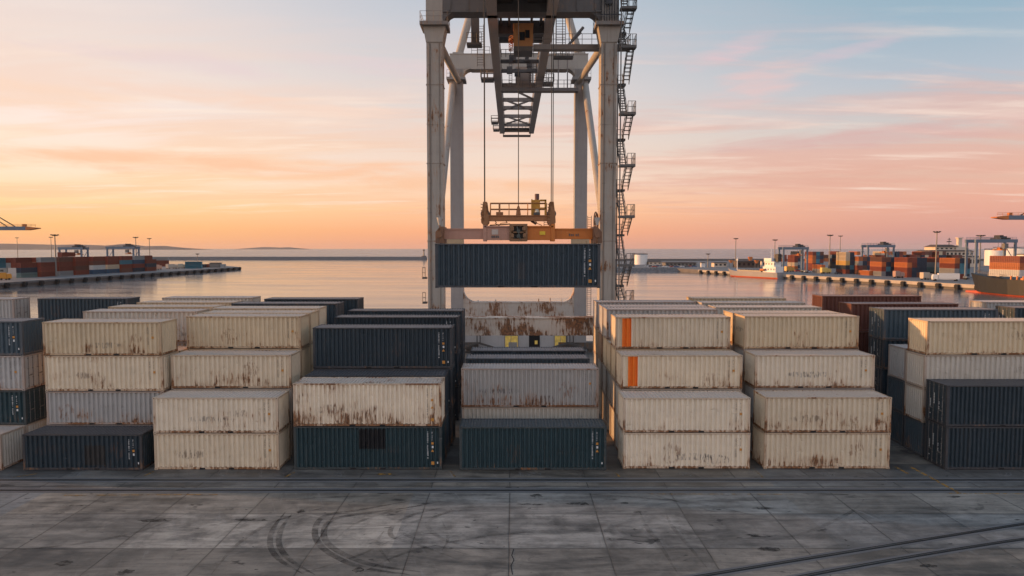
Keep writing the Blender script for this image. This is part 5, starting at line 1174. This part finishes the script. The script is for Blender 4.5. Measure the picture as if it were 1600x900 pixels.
# rear rows on the right pier
for k in range(13):
    px_ = 1236 + k * 23 + rb.uniform(-4, 4); p = gp(px_, 420.5 if k < 5 else 422)
    for c_ in range(3):
        for t in range(2, 5 if (k % 3) else 4):
            c = rb.choice([RUST_R, RUST_R, ORNG, FBROWN, FNAVY, FGREY, FCREAM])
            farc(p.x + c_ * 2.6, p.y + 22, t * 2.6, c, '%s container, %s tier, %s line of the %s rear group on the right pier' % (FN[c], TW[t], SEC[c_], SEC[k]), GR)
    for c_ in range(3):
        for t in range(0, 2):
            if c_ in (0,): 
                c = rb.choice([RUST_R, FBROWN, FNAVY, FGREY]); farc(p.x + c_ * 2.6, p.y + 22, t * 2.6, c, '%s container, %s tier, %s line of the %s rear group on the right pier' % (FN[c], TW[t], SEC[c_], SEC[k]), GR)

# rubber-tyred yard gantries
def yard_gantry(px0, px1, ytop, Y, label):
    x0, x1 = pt(px0, ytop, Y).x, pt(px1, ytop, Y).x; zt = height_of(ytop, Y); Wd = x1 - x0; dpt = 7.0
    r_ = empty('yard_gantry_crane', (x0 + Wd / 2, Y, 0), label=label, cat='crane', group='yard gantries over the far stacks')
    h = Wd / 2
    for sx in (-1, 1):
        for sy in (-1, 1):
            m_ = MB(); m_.box(min(sx * h, sx * (h - 0.9)), max(sx * h, sx * (h - 0.9)), sy * dpt / 2 - 0.45, sy * dpt / 2 + 0.45, 1.4, zt - 1.6); m_.build('leg', M['bluecrane'], r_)
            m_ = MB()
            for q in (-0.6, 0.6): m_.tube((sx * (h - 0.45) - 0.3, sy * dpt / 2 + q, 0.6), (sx * (h - 0.45) + 0.3, sy * dpt / 2 + q, 0.6), 0.6, 12)
            m_.build('wheel', M['rubber'], r_)
        m_ = MB(); m_.box(min(sx * h, sx * (h - 0.9)), max(sx * h, sx * (h - 0.9)), -dpt / 2 - 1.2, dpt / 2 + 1.2, 0.9, 1.6); m_.build('sill_beam', M['bluecrane'], r_)
        m_ = MB(); m_.bar((sx * (h - 0.4), -dpt / 2, zt * 0.45), (sx * (h - 0.4), dpt / 2, zt * 0.85), 0.25); m_.build('brace', M['bluecrane'], r_)
    for sy in (-1, 1):
        m_ = MB(); m_.box(-h - 0.3, h + 0.3, sy * dpt / 2 - 0.55, sy * dpt / 2 + 0.55, zt - 1.6, zt); m_.rail([(-h, sy * dpt / 2, zt), (h, sy * dpt / 2, zt)], 1.0, 0.06, 2.0); m_.build('girder', M['bluecrane'], r_)
    tx = h * 0.45; m_ = MB(); m_.box(tx - 2.2, tx + 2.4, -dpt / 2 - .3, dpt / 2 + .3, zt + 0.05, zt + 0.7); m_.box(tx - 1.6, tx + 0.2, -2, 2, zt + 0.7, zt + 2.0); m_.box(tx + 0.8, tx + 2.2, -1.5, 1.5, zt + 0.7, zt + 1.5); m_.build('trolley', M['dark'], r_)
    m_ = MB(); m_.box(tx - 0.6, tx + 1.2, -4.1, -2.2, zt - 4.2, zt - 2.0); m_.build('cab', M['steel'], r_)
    m_ = MB()
    for q in (-0.8, 0.8): m_.tube((tx + q, 0, zt - 4.9), (tx + q, 0, zt), 0.07, 5)
    m_.build('hoist_rope', M['cable'], r_)
    m_ = MB(); m_.box(tx - 1.3, tx + 1.3, -3, 3, zt - 5.3, zt - 4.8); m_.box(tx - 0.7, tx + 0.7, -1, 1, zt - 4.8, zt - 3.9); m_.build('spreader', M['orange'], r_)
yard_gantry(97, 133, 386.3, 470, 'blue-grey yard gantry standing over the middle of the left pier stacks')
yard_gantry(171, 213.5, 385.3, 480, 'blue-grey yard gantry over the left pier stacks nearer the breakwater')
yard_gantry(1220, 1259, 386, 430, 'blue-grey yard gantry nearest the small grey cargo ship')
yard_gantry(1351, 1393, 382.6, 440, 'blue-grey yard gantry in the middle of the right pier stacks')
yard_gantry(1517, 1580, 374, 330, 'largest blue-grey yard gantry, behind the bow of the dark ship')

# tall yard lamps
def lamp_mast(px_, ytop, ybase, label, k=1.0):
    p = gp(px_, ybase); zt = height_of(ytop, p.y); r_ = empty('light_mast', (p.x, p.y, 0), label=label, cat='lamp post', group='tall light masts on the piers')
    m_ = MB(); m_.tube((0, 0, 0), (0, 0, zt - 0.5), 0.42 * k, 8, 0.22 * k); m_.build('mast', M['steel'], r_)
    m_ = MB(); m_.tube((0, 0, zt - 0.9), (0, 0, zt - 0.4), 1.3 * k, 10); 
    for i in range(6): a = i * pi / 3; m_.cbox((1.5 * k * cos(a), 1.5 * k * sin(a), zt - 0.35), 0.7 * k, 0.7 * k, 0.5)
    m_.build('lamp_head', M['dark'], r_)
for a in ((28, 371, 408, 'slim light mast farthest to the left on the left pier'), (81, 370, 412, 'thin light mast just left of a taller one on the left pier'), (88, 366, 432, 'tallest light mast at the front of the left pier stacks', 1.1),
          (213.5, 370, 421, 'light mast beside the right leg of the left pier gantry'), (234.5, 372, 415, 'light mast by the grey-topped stack near the left pier tip'), (309, 396, 417, 'short lamp post near the tip of the left pier', 0.8),
          (1149, 372, 418, 'light mast beside the bow of the small grey cargo ship'), (1210, 374, 421, 'light mast right behind the white bridge of the small ship'), (1295.5, 366.5, 427, 'tallest light mast in front of the stacks beside the two-tier block'),
          (1312, 368, 416, 'light mast rising behind the cream container stack'), (1461.5, 361, 434, 'tall light mast in front of the tiered terminal building'), (1530, 367, 428, 'light mast between the dark ship bow and gantry', 1.3), (1106, 396, 418, 'short pole on the pier corner by the white box hut')):
    lamp_mast(*a)

# ends of two quay cranes that reach into view from outside it
def quay_crane(tipx, tipy, Y, s, label):
    p = pt(tipx, tipy, Y); r_ = empty('quay_crane', (p.x + s * 45, Y, 0), label=label, cat='crane', group='far quay cranes reaching into view')
    z = p.z; L_ = 70; x0 = -s * 45
    m_ = MB(); m_.box(*sorted((x0 + s * 4.5, x0 + s * L_)), -1.6, 1.6, z - 0.9, z + 0.7); m_.build('boom', M['bluecrane'], r_)
    m_ = MB(); m_.prism([(x0, z - 0.2), (x0 + s * 4.5, z - 0.9), (x0 + s * 4.5, z + 0.6), (x0, z + 0.15)], -1.7, 1.7, 'y'); m_.build('boom_tip', M['orange'], r_)
    m_ = MB(); m_.rail([(x0, -1.7, z + 0.5), (x0 + s * L_, -1.7, z + 0.7)], 1.1, 0.06, 2.0); m_.cbox((x0 + s * 6, 0, z + 1.2), 1.2, 1.2, 1.2); m_.build('handrail', M['orange'], r_)
    m_ = MB()
    for q in (9.5, 13): m_.bar((x0 + s * q, -1, z + 0.7), (x0 + s * 48, -1, z + 24), 0.35)
    m_.build('stay', M['dark'], r_)
    for xx in (50, 66):
        for yy in (-8, 8):
            m_ = MB(); m_.bar((x0 + s * xx, yy, 0), (x0 + s * xx, yy, z + 2), 1.4); m_.build('leg', M['bluecrane'], r_)
    m_ = MB(); m_.bar((x0 + s * 50, -8, z + 1.5), (x0 + s * 50, 0, z + 25), 1.0); m_.bar((x0 + s * 50, 8, z + 1.5), (x0 + s * 50, 0, z + 25), 1.0); m_.box(*sorted((x0 + s * 49, x0 + s * 67)), -8.7, -7.3, z - 2, z); m_.box(*sorted((x0 + s * 49, x0 + s * 67)), 7.3, 8.7, z - 2, z); m_.build('mast', M['bluecrane'], r_)
quay_crane(60, 356.5, 300, -1, 'tip of a grey crane boom reaching in over the left pier')
quay_crane(1553, 339.5, 262, 1, 'tip of a blue crane boom reaching in over the dark ship')

# small cargo ship
def hull_mesh(mb, L_, B, zt, zb, bow=0.22, flare=0.8, sheer=1.2, n=16, rake=3.0):
    secs = []
    for i in range(n + 1):
        t = i / n; k = min(1.0, (1 - t) / bow) ** 0.6 if t > 1 - bow else (0.85 + 0.15 * min(1, t / 0.08))
        x = -L_ / 2 + L_ * t; top = zt + (sheer * max(0, (t - (1 - bow)) / bow) ** 1.5)
        bt = max(0.03, k) * B / 2; bb = bt * (0.75 if t < 1 - bow else 0.75 * k)
        xr = rake * (t > 1 - bow) * ((t - (1 - bow)) / bow)
        secs.append([(x, -bb, zb), (x + xr * 0.4, -bt * 0.93, zb + 1.25), (x + xr, -bt, top), (x + xr, bt, top), (x + xr * 0.4, bt * 0.93, zb + 1.25), (x, bb, zb)])
    vs = [v for s in secs for v in s]
    for i in range(n):
        for j in range(5):
            mb.cur = 1 if j in (0, 4) else 0
            mb.add([secs[i][j], secs[i + 1][j], secs[i + 1][j + 1], secs[i][j + 1]], [(0, 1, 2, 3)])
    mb.cur = 0
    mb.add(secs[0], [(0, 1, 2, 3, 4, 5)]); mb.add(secs[-1], [(0, 1, 2, 3, 4, 5)])
a_, b_ = gp(1221, 435.5, SEA), gp(1143, 431.5, SEA)
mid_ = (a_ + b_) / 2; hd = math.atan2(b_.y - a_.y, b_.x - a_.x); Ls = (b_ - a_).length
ship = empty('cargo_ship', (mid_.x, mid_.y, SEA), hd, label='small grey cargo ship with white bridge moored at the pier corner', cat='ship')
m_ = MB(); hull_mesh(m_, Ls, 8.5, 3.6, -0.6, 0.2, sheer=1.6); m_.build('hull', [M['greyhull'], M['redpaint']], ship)
m_ = MB(); m_.box(-Ls * 0.46, -Ls * 0.22, -3.2, 3.2, 3.6, 7.0); m_.box(-Ls * 0.42, -Ls * 0.24, -2.7, 2.7, 7.0, 10.0); m_.box(-Ls * 0.38, -Ls * 0.24, -3.3, 3.3, 10.0, 12.0); m_.build('superstructure', M['white'], ship)
m_ = MB()
for k in range(6): m_.box(-Ls * 0.24 - 0.02, -Ls * 0.24 + 0.06, -3.0 + k, -2.4 + k, 10.6, 11.5)
for k in range(4):
    for z in (5.0, 8.2): m_.box(-Ls * 0.44 + k * 2.2, -Ls * 0.44 + k * 2.2 + 0.7, 3.2 if z < 7 else 2.7, (3.2 if z < 7 else 2.7) + 0.05, z, z + 0.8)
m_.build('window', M['glass'], ship)
m_ = MB(); m_.box(-Ls * 0.46, -Ls * 0.40, -1.3, 1.3, 10, 14.5); m_.build('funnel', M['dark'], ship)
m_ = MB(); m_.tube((-Ls * 0.3, 0, 12), (-Ls * 0.3, 0, 18), 0.18, 6); m_.bar((-Ls * 0.3, -1.5, 15.5), (-Ls * 0.3, 1.5, 15.5), 0.15); m_.tube((Ls * 0.38, 0, 4), (Ls * 0.38, 0, 12), 0.3, 6); m_.cbox((Ls * 0.38, 0, 10.5), 1.2, 0.6, 0.6); m_.build('mast', M['white'], ship)
m_ = MB(); m_.box(-Ls * 0.18, Ls * 0.30, -3.0, 3.0, 3.6, 4.5)
for k in range(9): m_.box(-Ls * 0.18 + k * Ls * 0.053, -Ls * 0.175 + k * Ls * 0.053, -3.1, 3.1, 4.5, 4.7)
m_.build('hatch_cover', M['steel'], ship)
m_ = MB(); m_.tube((-Ls * 0.2, 4.3, 5.0), (-Ls * 0.27, 4.3, 5.0), 0.7, 8); m_.build('lifeboat', M['orange'], ship)
# dark container ship entering on the right
bp = gp(1520, 457, SEA); dirv = Vector((10, -40, 0)).normalized(); Lb = 120
cc_ = bp + dirv * (Lb / 2 + 1) + Vector((3.0, 1, 0))
ship2 = empty('container_ship', (cc_.x, cc_.y, SEA), math.atan2(-dirv.y, -dirv.x), label='dark container ship with red waterline, only its bow in view', cat='ship')
m_ = MB(); hull_mesh(m_, Lb, 18, 6.2, -0.8, 0.16, sheer=1.6, n=26, rake=4.5); m_.build('hull', [M['hull'], M['redpaint']], ship2)
m_ = MB(); m_.tube((Lb / 2 - 2, 0, -0.3), (Lb / 2 + 6.5, 0, 0.0), 1.3, 12, 0.6); m_.build('bulb', M['redpaint'], ship2, smooth=True)
m_ = MB(); m_.rail([(Lb / 2 - 16, -7.0, 6.6), (Lb / 2 - 6, -4.5, 7.1), (Lb / 2 + 3, -0.6, 7.9), (Lb / 2 - 6, 4.5, 7.1), (Lb / 2 - 16, 7.0, 6.6)], 1.1, 0.07, 1.4); m_.cbox((Lb / 2 - 5, 0, 7.6), 2.0, 3.0, 1.3); m_.cbox((Lb / 2 - 9, 1.5, 7.4), 1.5, 1.5, 1.2); m_.tube((Lb / 2 - 7, 0, 7), (Lb / 2 - 7, 0, 12.5), 0.2, 6); m_.build('forecastle_gear', M['steel'], ship2)
m_ = MB()
for k in range(5): m_.box(-Lb / 2 + 20 + k * 16, -Lb / 2 + 33 + k * 16, -8, 8, 6.2, 6.9)
for k in range(18): m_.box(Lb / 2 - 20 - k * 2.4, Lb / 2 - 19.6 - k * 2.4, 8.3, 8.8, 6.0, 7.6)
m_.build('hatch_cover', M['orange'], ship2)
ca, sa = cos(ship2.rotation_euler.z), sin(ship2.rotation_euler.z)
GS = 'containers on the deck of the dark ship'
dk = [(FWHITE, RUST_R, ORNG, FGREY), (FCREAM, FWHITE, RUST_R, FBROWN), (ORNG, FWHITE, FCREAM, RUST_R)]
rs = random.Random(9)
for b in range(4):
    for c_ in range(5):
        for t in range(3 if b == 0 else 4):
            lx = Lb / 2 - 15 - b * 14.2; ly = -5.2 + c_ * 2.6
            vis = c_ in (0, 4) or t == (2 if b == 0 else 3)
            if not vis: continue
            cols = [FWHITE, ORNG, RUST_R] if b == 0 else [RUST_R, ORNG, FWHITE, FCREAM] if b == 1 else [RUST_R, FWHITE, FCREAM, FBROWN]
            c = cols[t] if c_ == 4 or c_ == 0 else rs.choice([RUST_R, FBROWN, FGREY, ORNG])
            farc(cc_.x + lx * ca - ly * sa, cc_.y + lx * sa + ly * ca, SEA + 7.2 + t * 2.6, c, '%s container, %s tier, %s row of the %s deck bay behind the dark bow' % (FN[c], TW[t], SEC[c_], SEC[b]), GS, rz=ship2.rotation_euler.z - pi / 2)

# terminal building, sheds, tanks
def building(name, x, y, tiers, label, cat, wall, roof, rz=0.0, windows=True):
    r_ = empty(name, (x, y, 0), rz, label=label, cat=cat)
    for (x0, x1, y0, y1, z0, z1, hip) in tiers:
        m_ = MB(); m_.box(x0, x1, y0, y1, z0, z1); m_.build('wall', wall, r_)
        if windows:
            n = int((x1 - x0) / 3.2)
            for k in range(n):
                m_ = MB(); xa = x0 + (k + 0.5) * (x1 - x0) / n; m_.box(xa - 0.9, xa + 0.9, y0 - 0.06, y0 - 0.01, z0 + (z1 - z0) * 0.35, z0 + (z1 - z0) * 0.75); m_.build('window', M['glass'], r_)
        m_ = MB(); o_ = 0.8
        a = [(x0 - o_, y0 - o_, z1 + 0.01), (x1 + o_, y0 - o_, z1 + 0.01), (x1 + o_, y1 + o_, z1 + 0.01), (x0 - o_, y1 + o_, z1 + 0.01)]
        b = [(x0 + hip, y0 + hip, z1 + hip * 0.55 + 0.2), (x1 - hip, y0 + hip, z1 + hip * 0.55 + 0.2), (x1 - hip, y1 - hip, z1 + hip * 0.55 + 0.2), (x0 + hip, y1 - hip, z1 + hip * 0.55 + 0.2)]
        m_.add(a + b, [(0, 3, 2, 1), (4, 5, 6, 7), (0, 1, 5, 4), (1, 2, 6, 5), (2, 3, 7, 6), (3, 0, 4, 7)]); m_.build('roof', roof, r_)
    return r_
Yb = 560
def X_(px_): return pt(px_, 400, Yb).x
bx0 = X_(1452)
tb = building('terminal_building', bx0, Yb, [(0, X_(1532) - bx0, 0, 26, 0, 8.2, 1.5), (3, X_(1526) - bx0, 4, 24, 8.4, 12.8, 1.5), (9, X_(1505) - bx0, 7, 22, 13.6, 16.4, 3.2)], 'stepped cream terminal building with brown roofs behind the stacks', 'building', M['cream'], M['roofing'])
m_ = MB(); m_.box(X_(1507) - bx0, X_(1512.5) - bx0, 8, 11, 13.5, 23.5); m_.box(X_(1505.5) - bx0, X_(1514) - bx0, 7.5, 11.5, 23.5, 24.2); m_.box(X_(1501) - bx0, X_(1516) - bx0, 6, 14, 13.5, 16.2); m_.build('tower', M['cream'], tb)
m_ = MB(); m_.box(X_(1493) - bx0, X_(1493.6) - bx0, 9, 9.4, 16, 24); m_.box(X_(1490) - bx0, X_(1497) - bx0, 9, 9.5, 20.5, 21.2); m_.box(X_(1491) - bx0, X_(1496) - bx0, 9, 9.5, 22.6, 23); m_.build('antenna', M['dark'], tb)
building('warehouse', X_(1408), 555, [(0, X_(1450) - X_(1408), 0, 14, 0, 9.6, 1.0)], 'long low white shed with dark roof left of the terminal building', 'building', M['white'], M['roofing'])
building('hut', gp(1098, 417.5).x, gp(1098, 417.5).y, [(-1.6, 1.6, -1.5, 1.5, 0, 3.6, 0.4)], 'small white box hut on the corner of the right pier', 'hut', M['white'], M['roofing'], windows=False)
building('hut', gp(345, 418).x - 4, gp(345, 418).y, [(-4, 4, -2, 2, 0, 3.6, 0.3)], 'small grey hut at the very tip of the left pier', 'hut', M['steel'], M['roofing'], windows=False)
def tank(px0, px1, yt, yb, Y, label):
    a, b = pt(px0, yt, Y), pt(px1, yt, Y); r = (b.x - a.x) / 2; z = height_of(yt, Y)
    r_ = empty('storage_tank', ((a.x + b.x) / 2, Y + r, 0), label=label, cat='tank')
    m_ = MB(); m_.tube((0, 0, 0), (0, 0, z - 1.0), r, 32); m_.build('tank_shell', M['white'], r_, smooth=True)
    m_ = MB(); m_.tube((0, 0, z - 1.0), (0, 0, z), r, 32, r * 0.15); m_.build('tank_roof', M['steel'], r_)
    m_ = MB(); pts = [(r * cos(i * pi / 16), r * sin(i * pi / 16), z - 1.0) for i in range(33)]; m_.rail(pts, 1.4, 0.08, 3.0); m_.build('handrail', M['dark'], r_)
tank(993, 1013.5, 396.5, 411, 640, 'squat white storage tank beside the crane stairs')
tank(1552, 1582, 389, 405, 600, 'white storage tank left of a larger one at the right edge')
tank(1580, 1640, 386.5, 405, 590, 'largest white storage tank at the right edge of the view')
# vehicles
def car(px_, py_, col, label, rz=0.0, truck=False, L_=None, group='vehicles parked on the far piers'):
    p = gp(px_, py_); r_ = empty('truck' if truck else 'parked_car', (p.x, p.y, 0), rz, label=label, cat='truck' if truck else 'car', group=group)
    mat = plain('car_paint', col, 0.4, 0, 0.05)
    L_ = L_ or (9 if truck else 4.4); Wd = 2.4 if truck else 1.8; h = L_ / 2
    m_ = MB()
    if truck: m_.box(-h, h - 2.4, -Wd / 2, Wd / 2, 1.0, 3.6); m_.box(-h, h, -Wd / 2 + 0.3, Wd / 2 - 0.3, 0.6, 1.0)
    else: m_.prism([(-h, 0.35), (h, 0.35), (h, 0.8), (h - 0.9, 0.95), (-h, 1.0)], -Wd / 2, Wd / 2, 'y')
    m_.build('body', mat, r_)
    m_ = MB()
    if truck: m_.prism([(h - 2.2, 0.9), (h, 0.9), (h, 2.2), (h - 0.4, 3.0), (h - 2.2, 3.0)], -Wd / 2, Wd / 2, 'y')
    else: m_.prism([(-h + 0.3, 1.0), (h - 1.1, 0.95), (h - 1.9, 1.5), (-h + 0.9, 1.5)], -Wd / 2 + 0.12, Wd / 2 - 0.12, 'y')
    m_.build('cabin', mat if truck else M['glass'], r_)
    for x in ((-h + 1.2, h - 1.2) if truck else (-h + 0.8, h - 0.8)):
        for s in (-1, 1): m_ = MB(); m_.tube((x, s * (Wd / 2 - 0.25), 0.38), (x, s * Wd / 2, 0.38), 0.5 if truck else 0.34, 12); m_.build('wheel', M['rubber'], r_)
car(1477, 439, (0.75, 0.74, 0.7), 'white box truck near the edge of the right pier', pi - 0.3, True, 11)
car(1448, 437, (0.5, 0.4, 0.3), 'beige van parked left of the white box truck', 0.2, True, 6)
car(1262, 425.5, (0.7, 0.7, 0.7), 'white car in front of the orange-lit stacks on the pier', 0.2)
car(1290, 427.3, (0.7, 0.5, 0.15), 'yellow loader beside the tall light mast', 0.1, True, 6)
car(1233, 424.8, (0.65, 0.35, 0.08), 'orange terminal tractor under the gantry by the small ship', 0.4, True, 7)
car(1247, 424.6, (0.5, 0.08, 0.05), 'red car between the orange tractor and the white car', 0.2)
car(1310, 428.6, (0.05, 0.05, 0.06), 'black car by the foot of the cream-topped stack', 0.2)
car(1404, 434.2, (0.4, 0.25, 0.2), 'brown van beside the red stack', 0.1, True, 5)
car(75, 430.5, (0.7, 0.66, 0.55), 'cream trailer along the left pier stacks', 1.3, True, 13)
car(106, 429.5, (0.7, 0.55, 0.3), 'cream and yellow truck beside the tallest left pier mast', 1.4, True, 11)
car(121, 428, (0.6, 0.08, 0.04), 'red loader right of the cream truck on the left pier', 1.3, True, 5)
car(6, 437.5, (0.7, 0.3, 0.04), 'orange loader at the left edge before the white containers', 1.2, True, 6)
car(205, 424.3, (0.75, 0.75, 0.75), 'white trailer near the light mast by the gantry leg', 1.4, True, 12)
car(226, 423.3, (0.4, 0.36, 0.34), 'grey truck following the white trailer', 1.4, True, 8)
car(243, 421.6, (0.6, 0.35, 0.25), 'rust pink truck by the lone container stack', 1.3, True, 10)
car(268, 420, (0.5, 0.42, 0.34), 'beige truck halfway to the pier tip', 1.3, True, 9)
car(282, 419.5, (0.55, 0.48, 0.38), 'pale truck left of the teal container', 1.3, True, 8)
rc_ = random.Random(4)
cols_ = [((0.7, 0.7, 0.7), 'white'), ((0.12, 0.13, 0.15), 'dark grey'), ((0.35, 0.06, 0.04), 'red'), ((0.07, 0.12, 0.25), 'blue'), ((0.35, 0.35, 0.36), 'silver')]
for k in range(14):
    px_ = 1012 + k * 5.6; c, nm = cols_[k % 5]
    car(px_, 416.8 + 0.5 * (k % 3), c, '%s car, %s from the storage tank in the car park line' % (nm, (['first'] + ORD[1:] + ['thirteenth', 'fourteenth'])[k]), rc_.uniform(-0.3, 0.3), group='cars parked behind the rock slope')
# ------------------------------------------------------------------ evening haze
hm, hg, hb_ = newmat('evening_haze'); hnt = hm.node_tree; hnt.nodes.remove(hb_)
pv = hg.node('ShaderNodeVolumePrincipled'); pv.inputs['Color'].default_value = (0.96, 0.90, 0.86, 1); pv.inputs['Density'].default_value = HAZE; pv.inputs['Anisotropy'].default_value = 0.2
hnt.links.new(pv.outputs[0], [n for n in hnt.nodes if n.type == 'OUTPUT_MATERIAL'][0].inputs['Volume'])
m_ = MB(); m_.box(-S - 10, S + 10, -S - 10, S + 10, SEA - 6, 110)
tag(m_.build('haze', hm), kind='stuff')
# sheds, huts and gear on the land behind the basin
def shed(px0, px1, ytop, Y, label, wall=M['cream'], dep=14):
    a, b = pt(px0, ytop, Y), pt(px1, ytop, Y); building('shed', a.x, Y, [(0, b.x - a.x, 0, dep, 0, max(2.5, a.z), 0.8)], label, 'shed', wall, M['roofing'])
shed(1014, 1034, 409.5, 640, 'low cream shed right of the round tank by the stairs')
shed(1040, 1088, 412, 600, 'long low grey shed behind the row of parked cars', M['steel'])
shed(1116, 1136, 411, 560, 'low cream shed left of the small ship bow', M['cream'], 8)
shed(1152, 1188, 408.5, 540, 'brown shed behind the small ship hatches', M['roofing'], 10)
shed(1190, 1214, 408, 560, 'pale shed behind the small ship bridge', M['cream'], 10)
shed(1600, 1650, 398, 500, 'pale shed at the right edge behind the deck containers', M['white'], 10)
for px_, py_, hh, lab in ((1142, 417, 5.5, 'orange loading tower on the pier beside the small ship bow'), (1172, 418, 8.5, 'rusty hopper with two legs on the pier behind the small ship'), (1182, 418.5, 6.0, 'small brown hopper just left of the small ship bridge')):
    p = gp(px_, py_); r_ = empty('loading_hopper', (p.x, p.y, 0), label=lab, cat='hopper', group='hoppers on the pier by the small ship')
    m_ = MB(); m_.prism([(-1.6, hh), (1.6, hh), (0.5, hh * 0.6), (-0.5, hh * 0.6)], -1.4, 1.4, 'y'); m_.build('funnel', M['orange'], r_)
    for sx in (-1.3, 1.3):
        for sy in (-1.1, 1.1): m_ = MB(); m_.bar((sx, sy, 0), (sx, sy, hh), 0.22); m_.build('leg', M['steel'], r_)
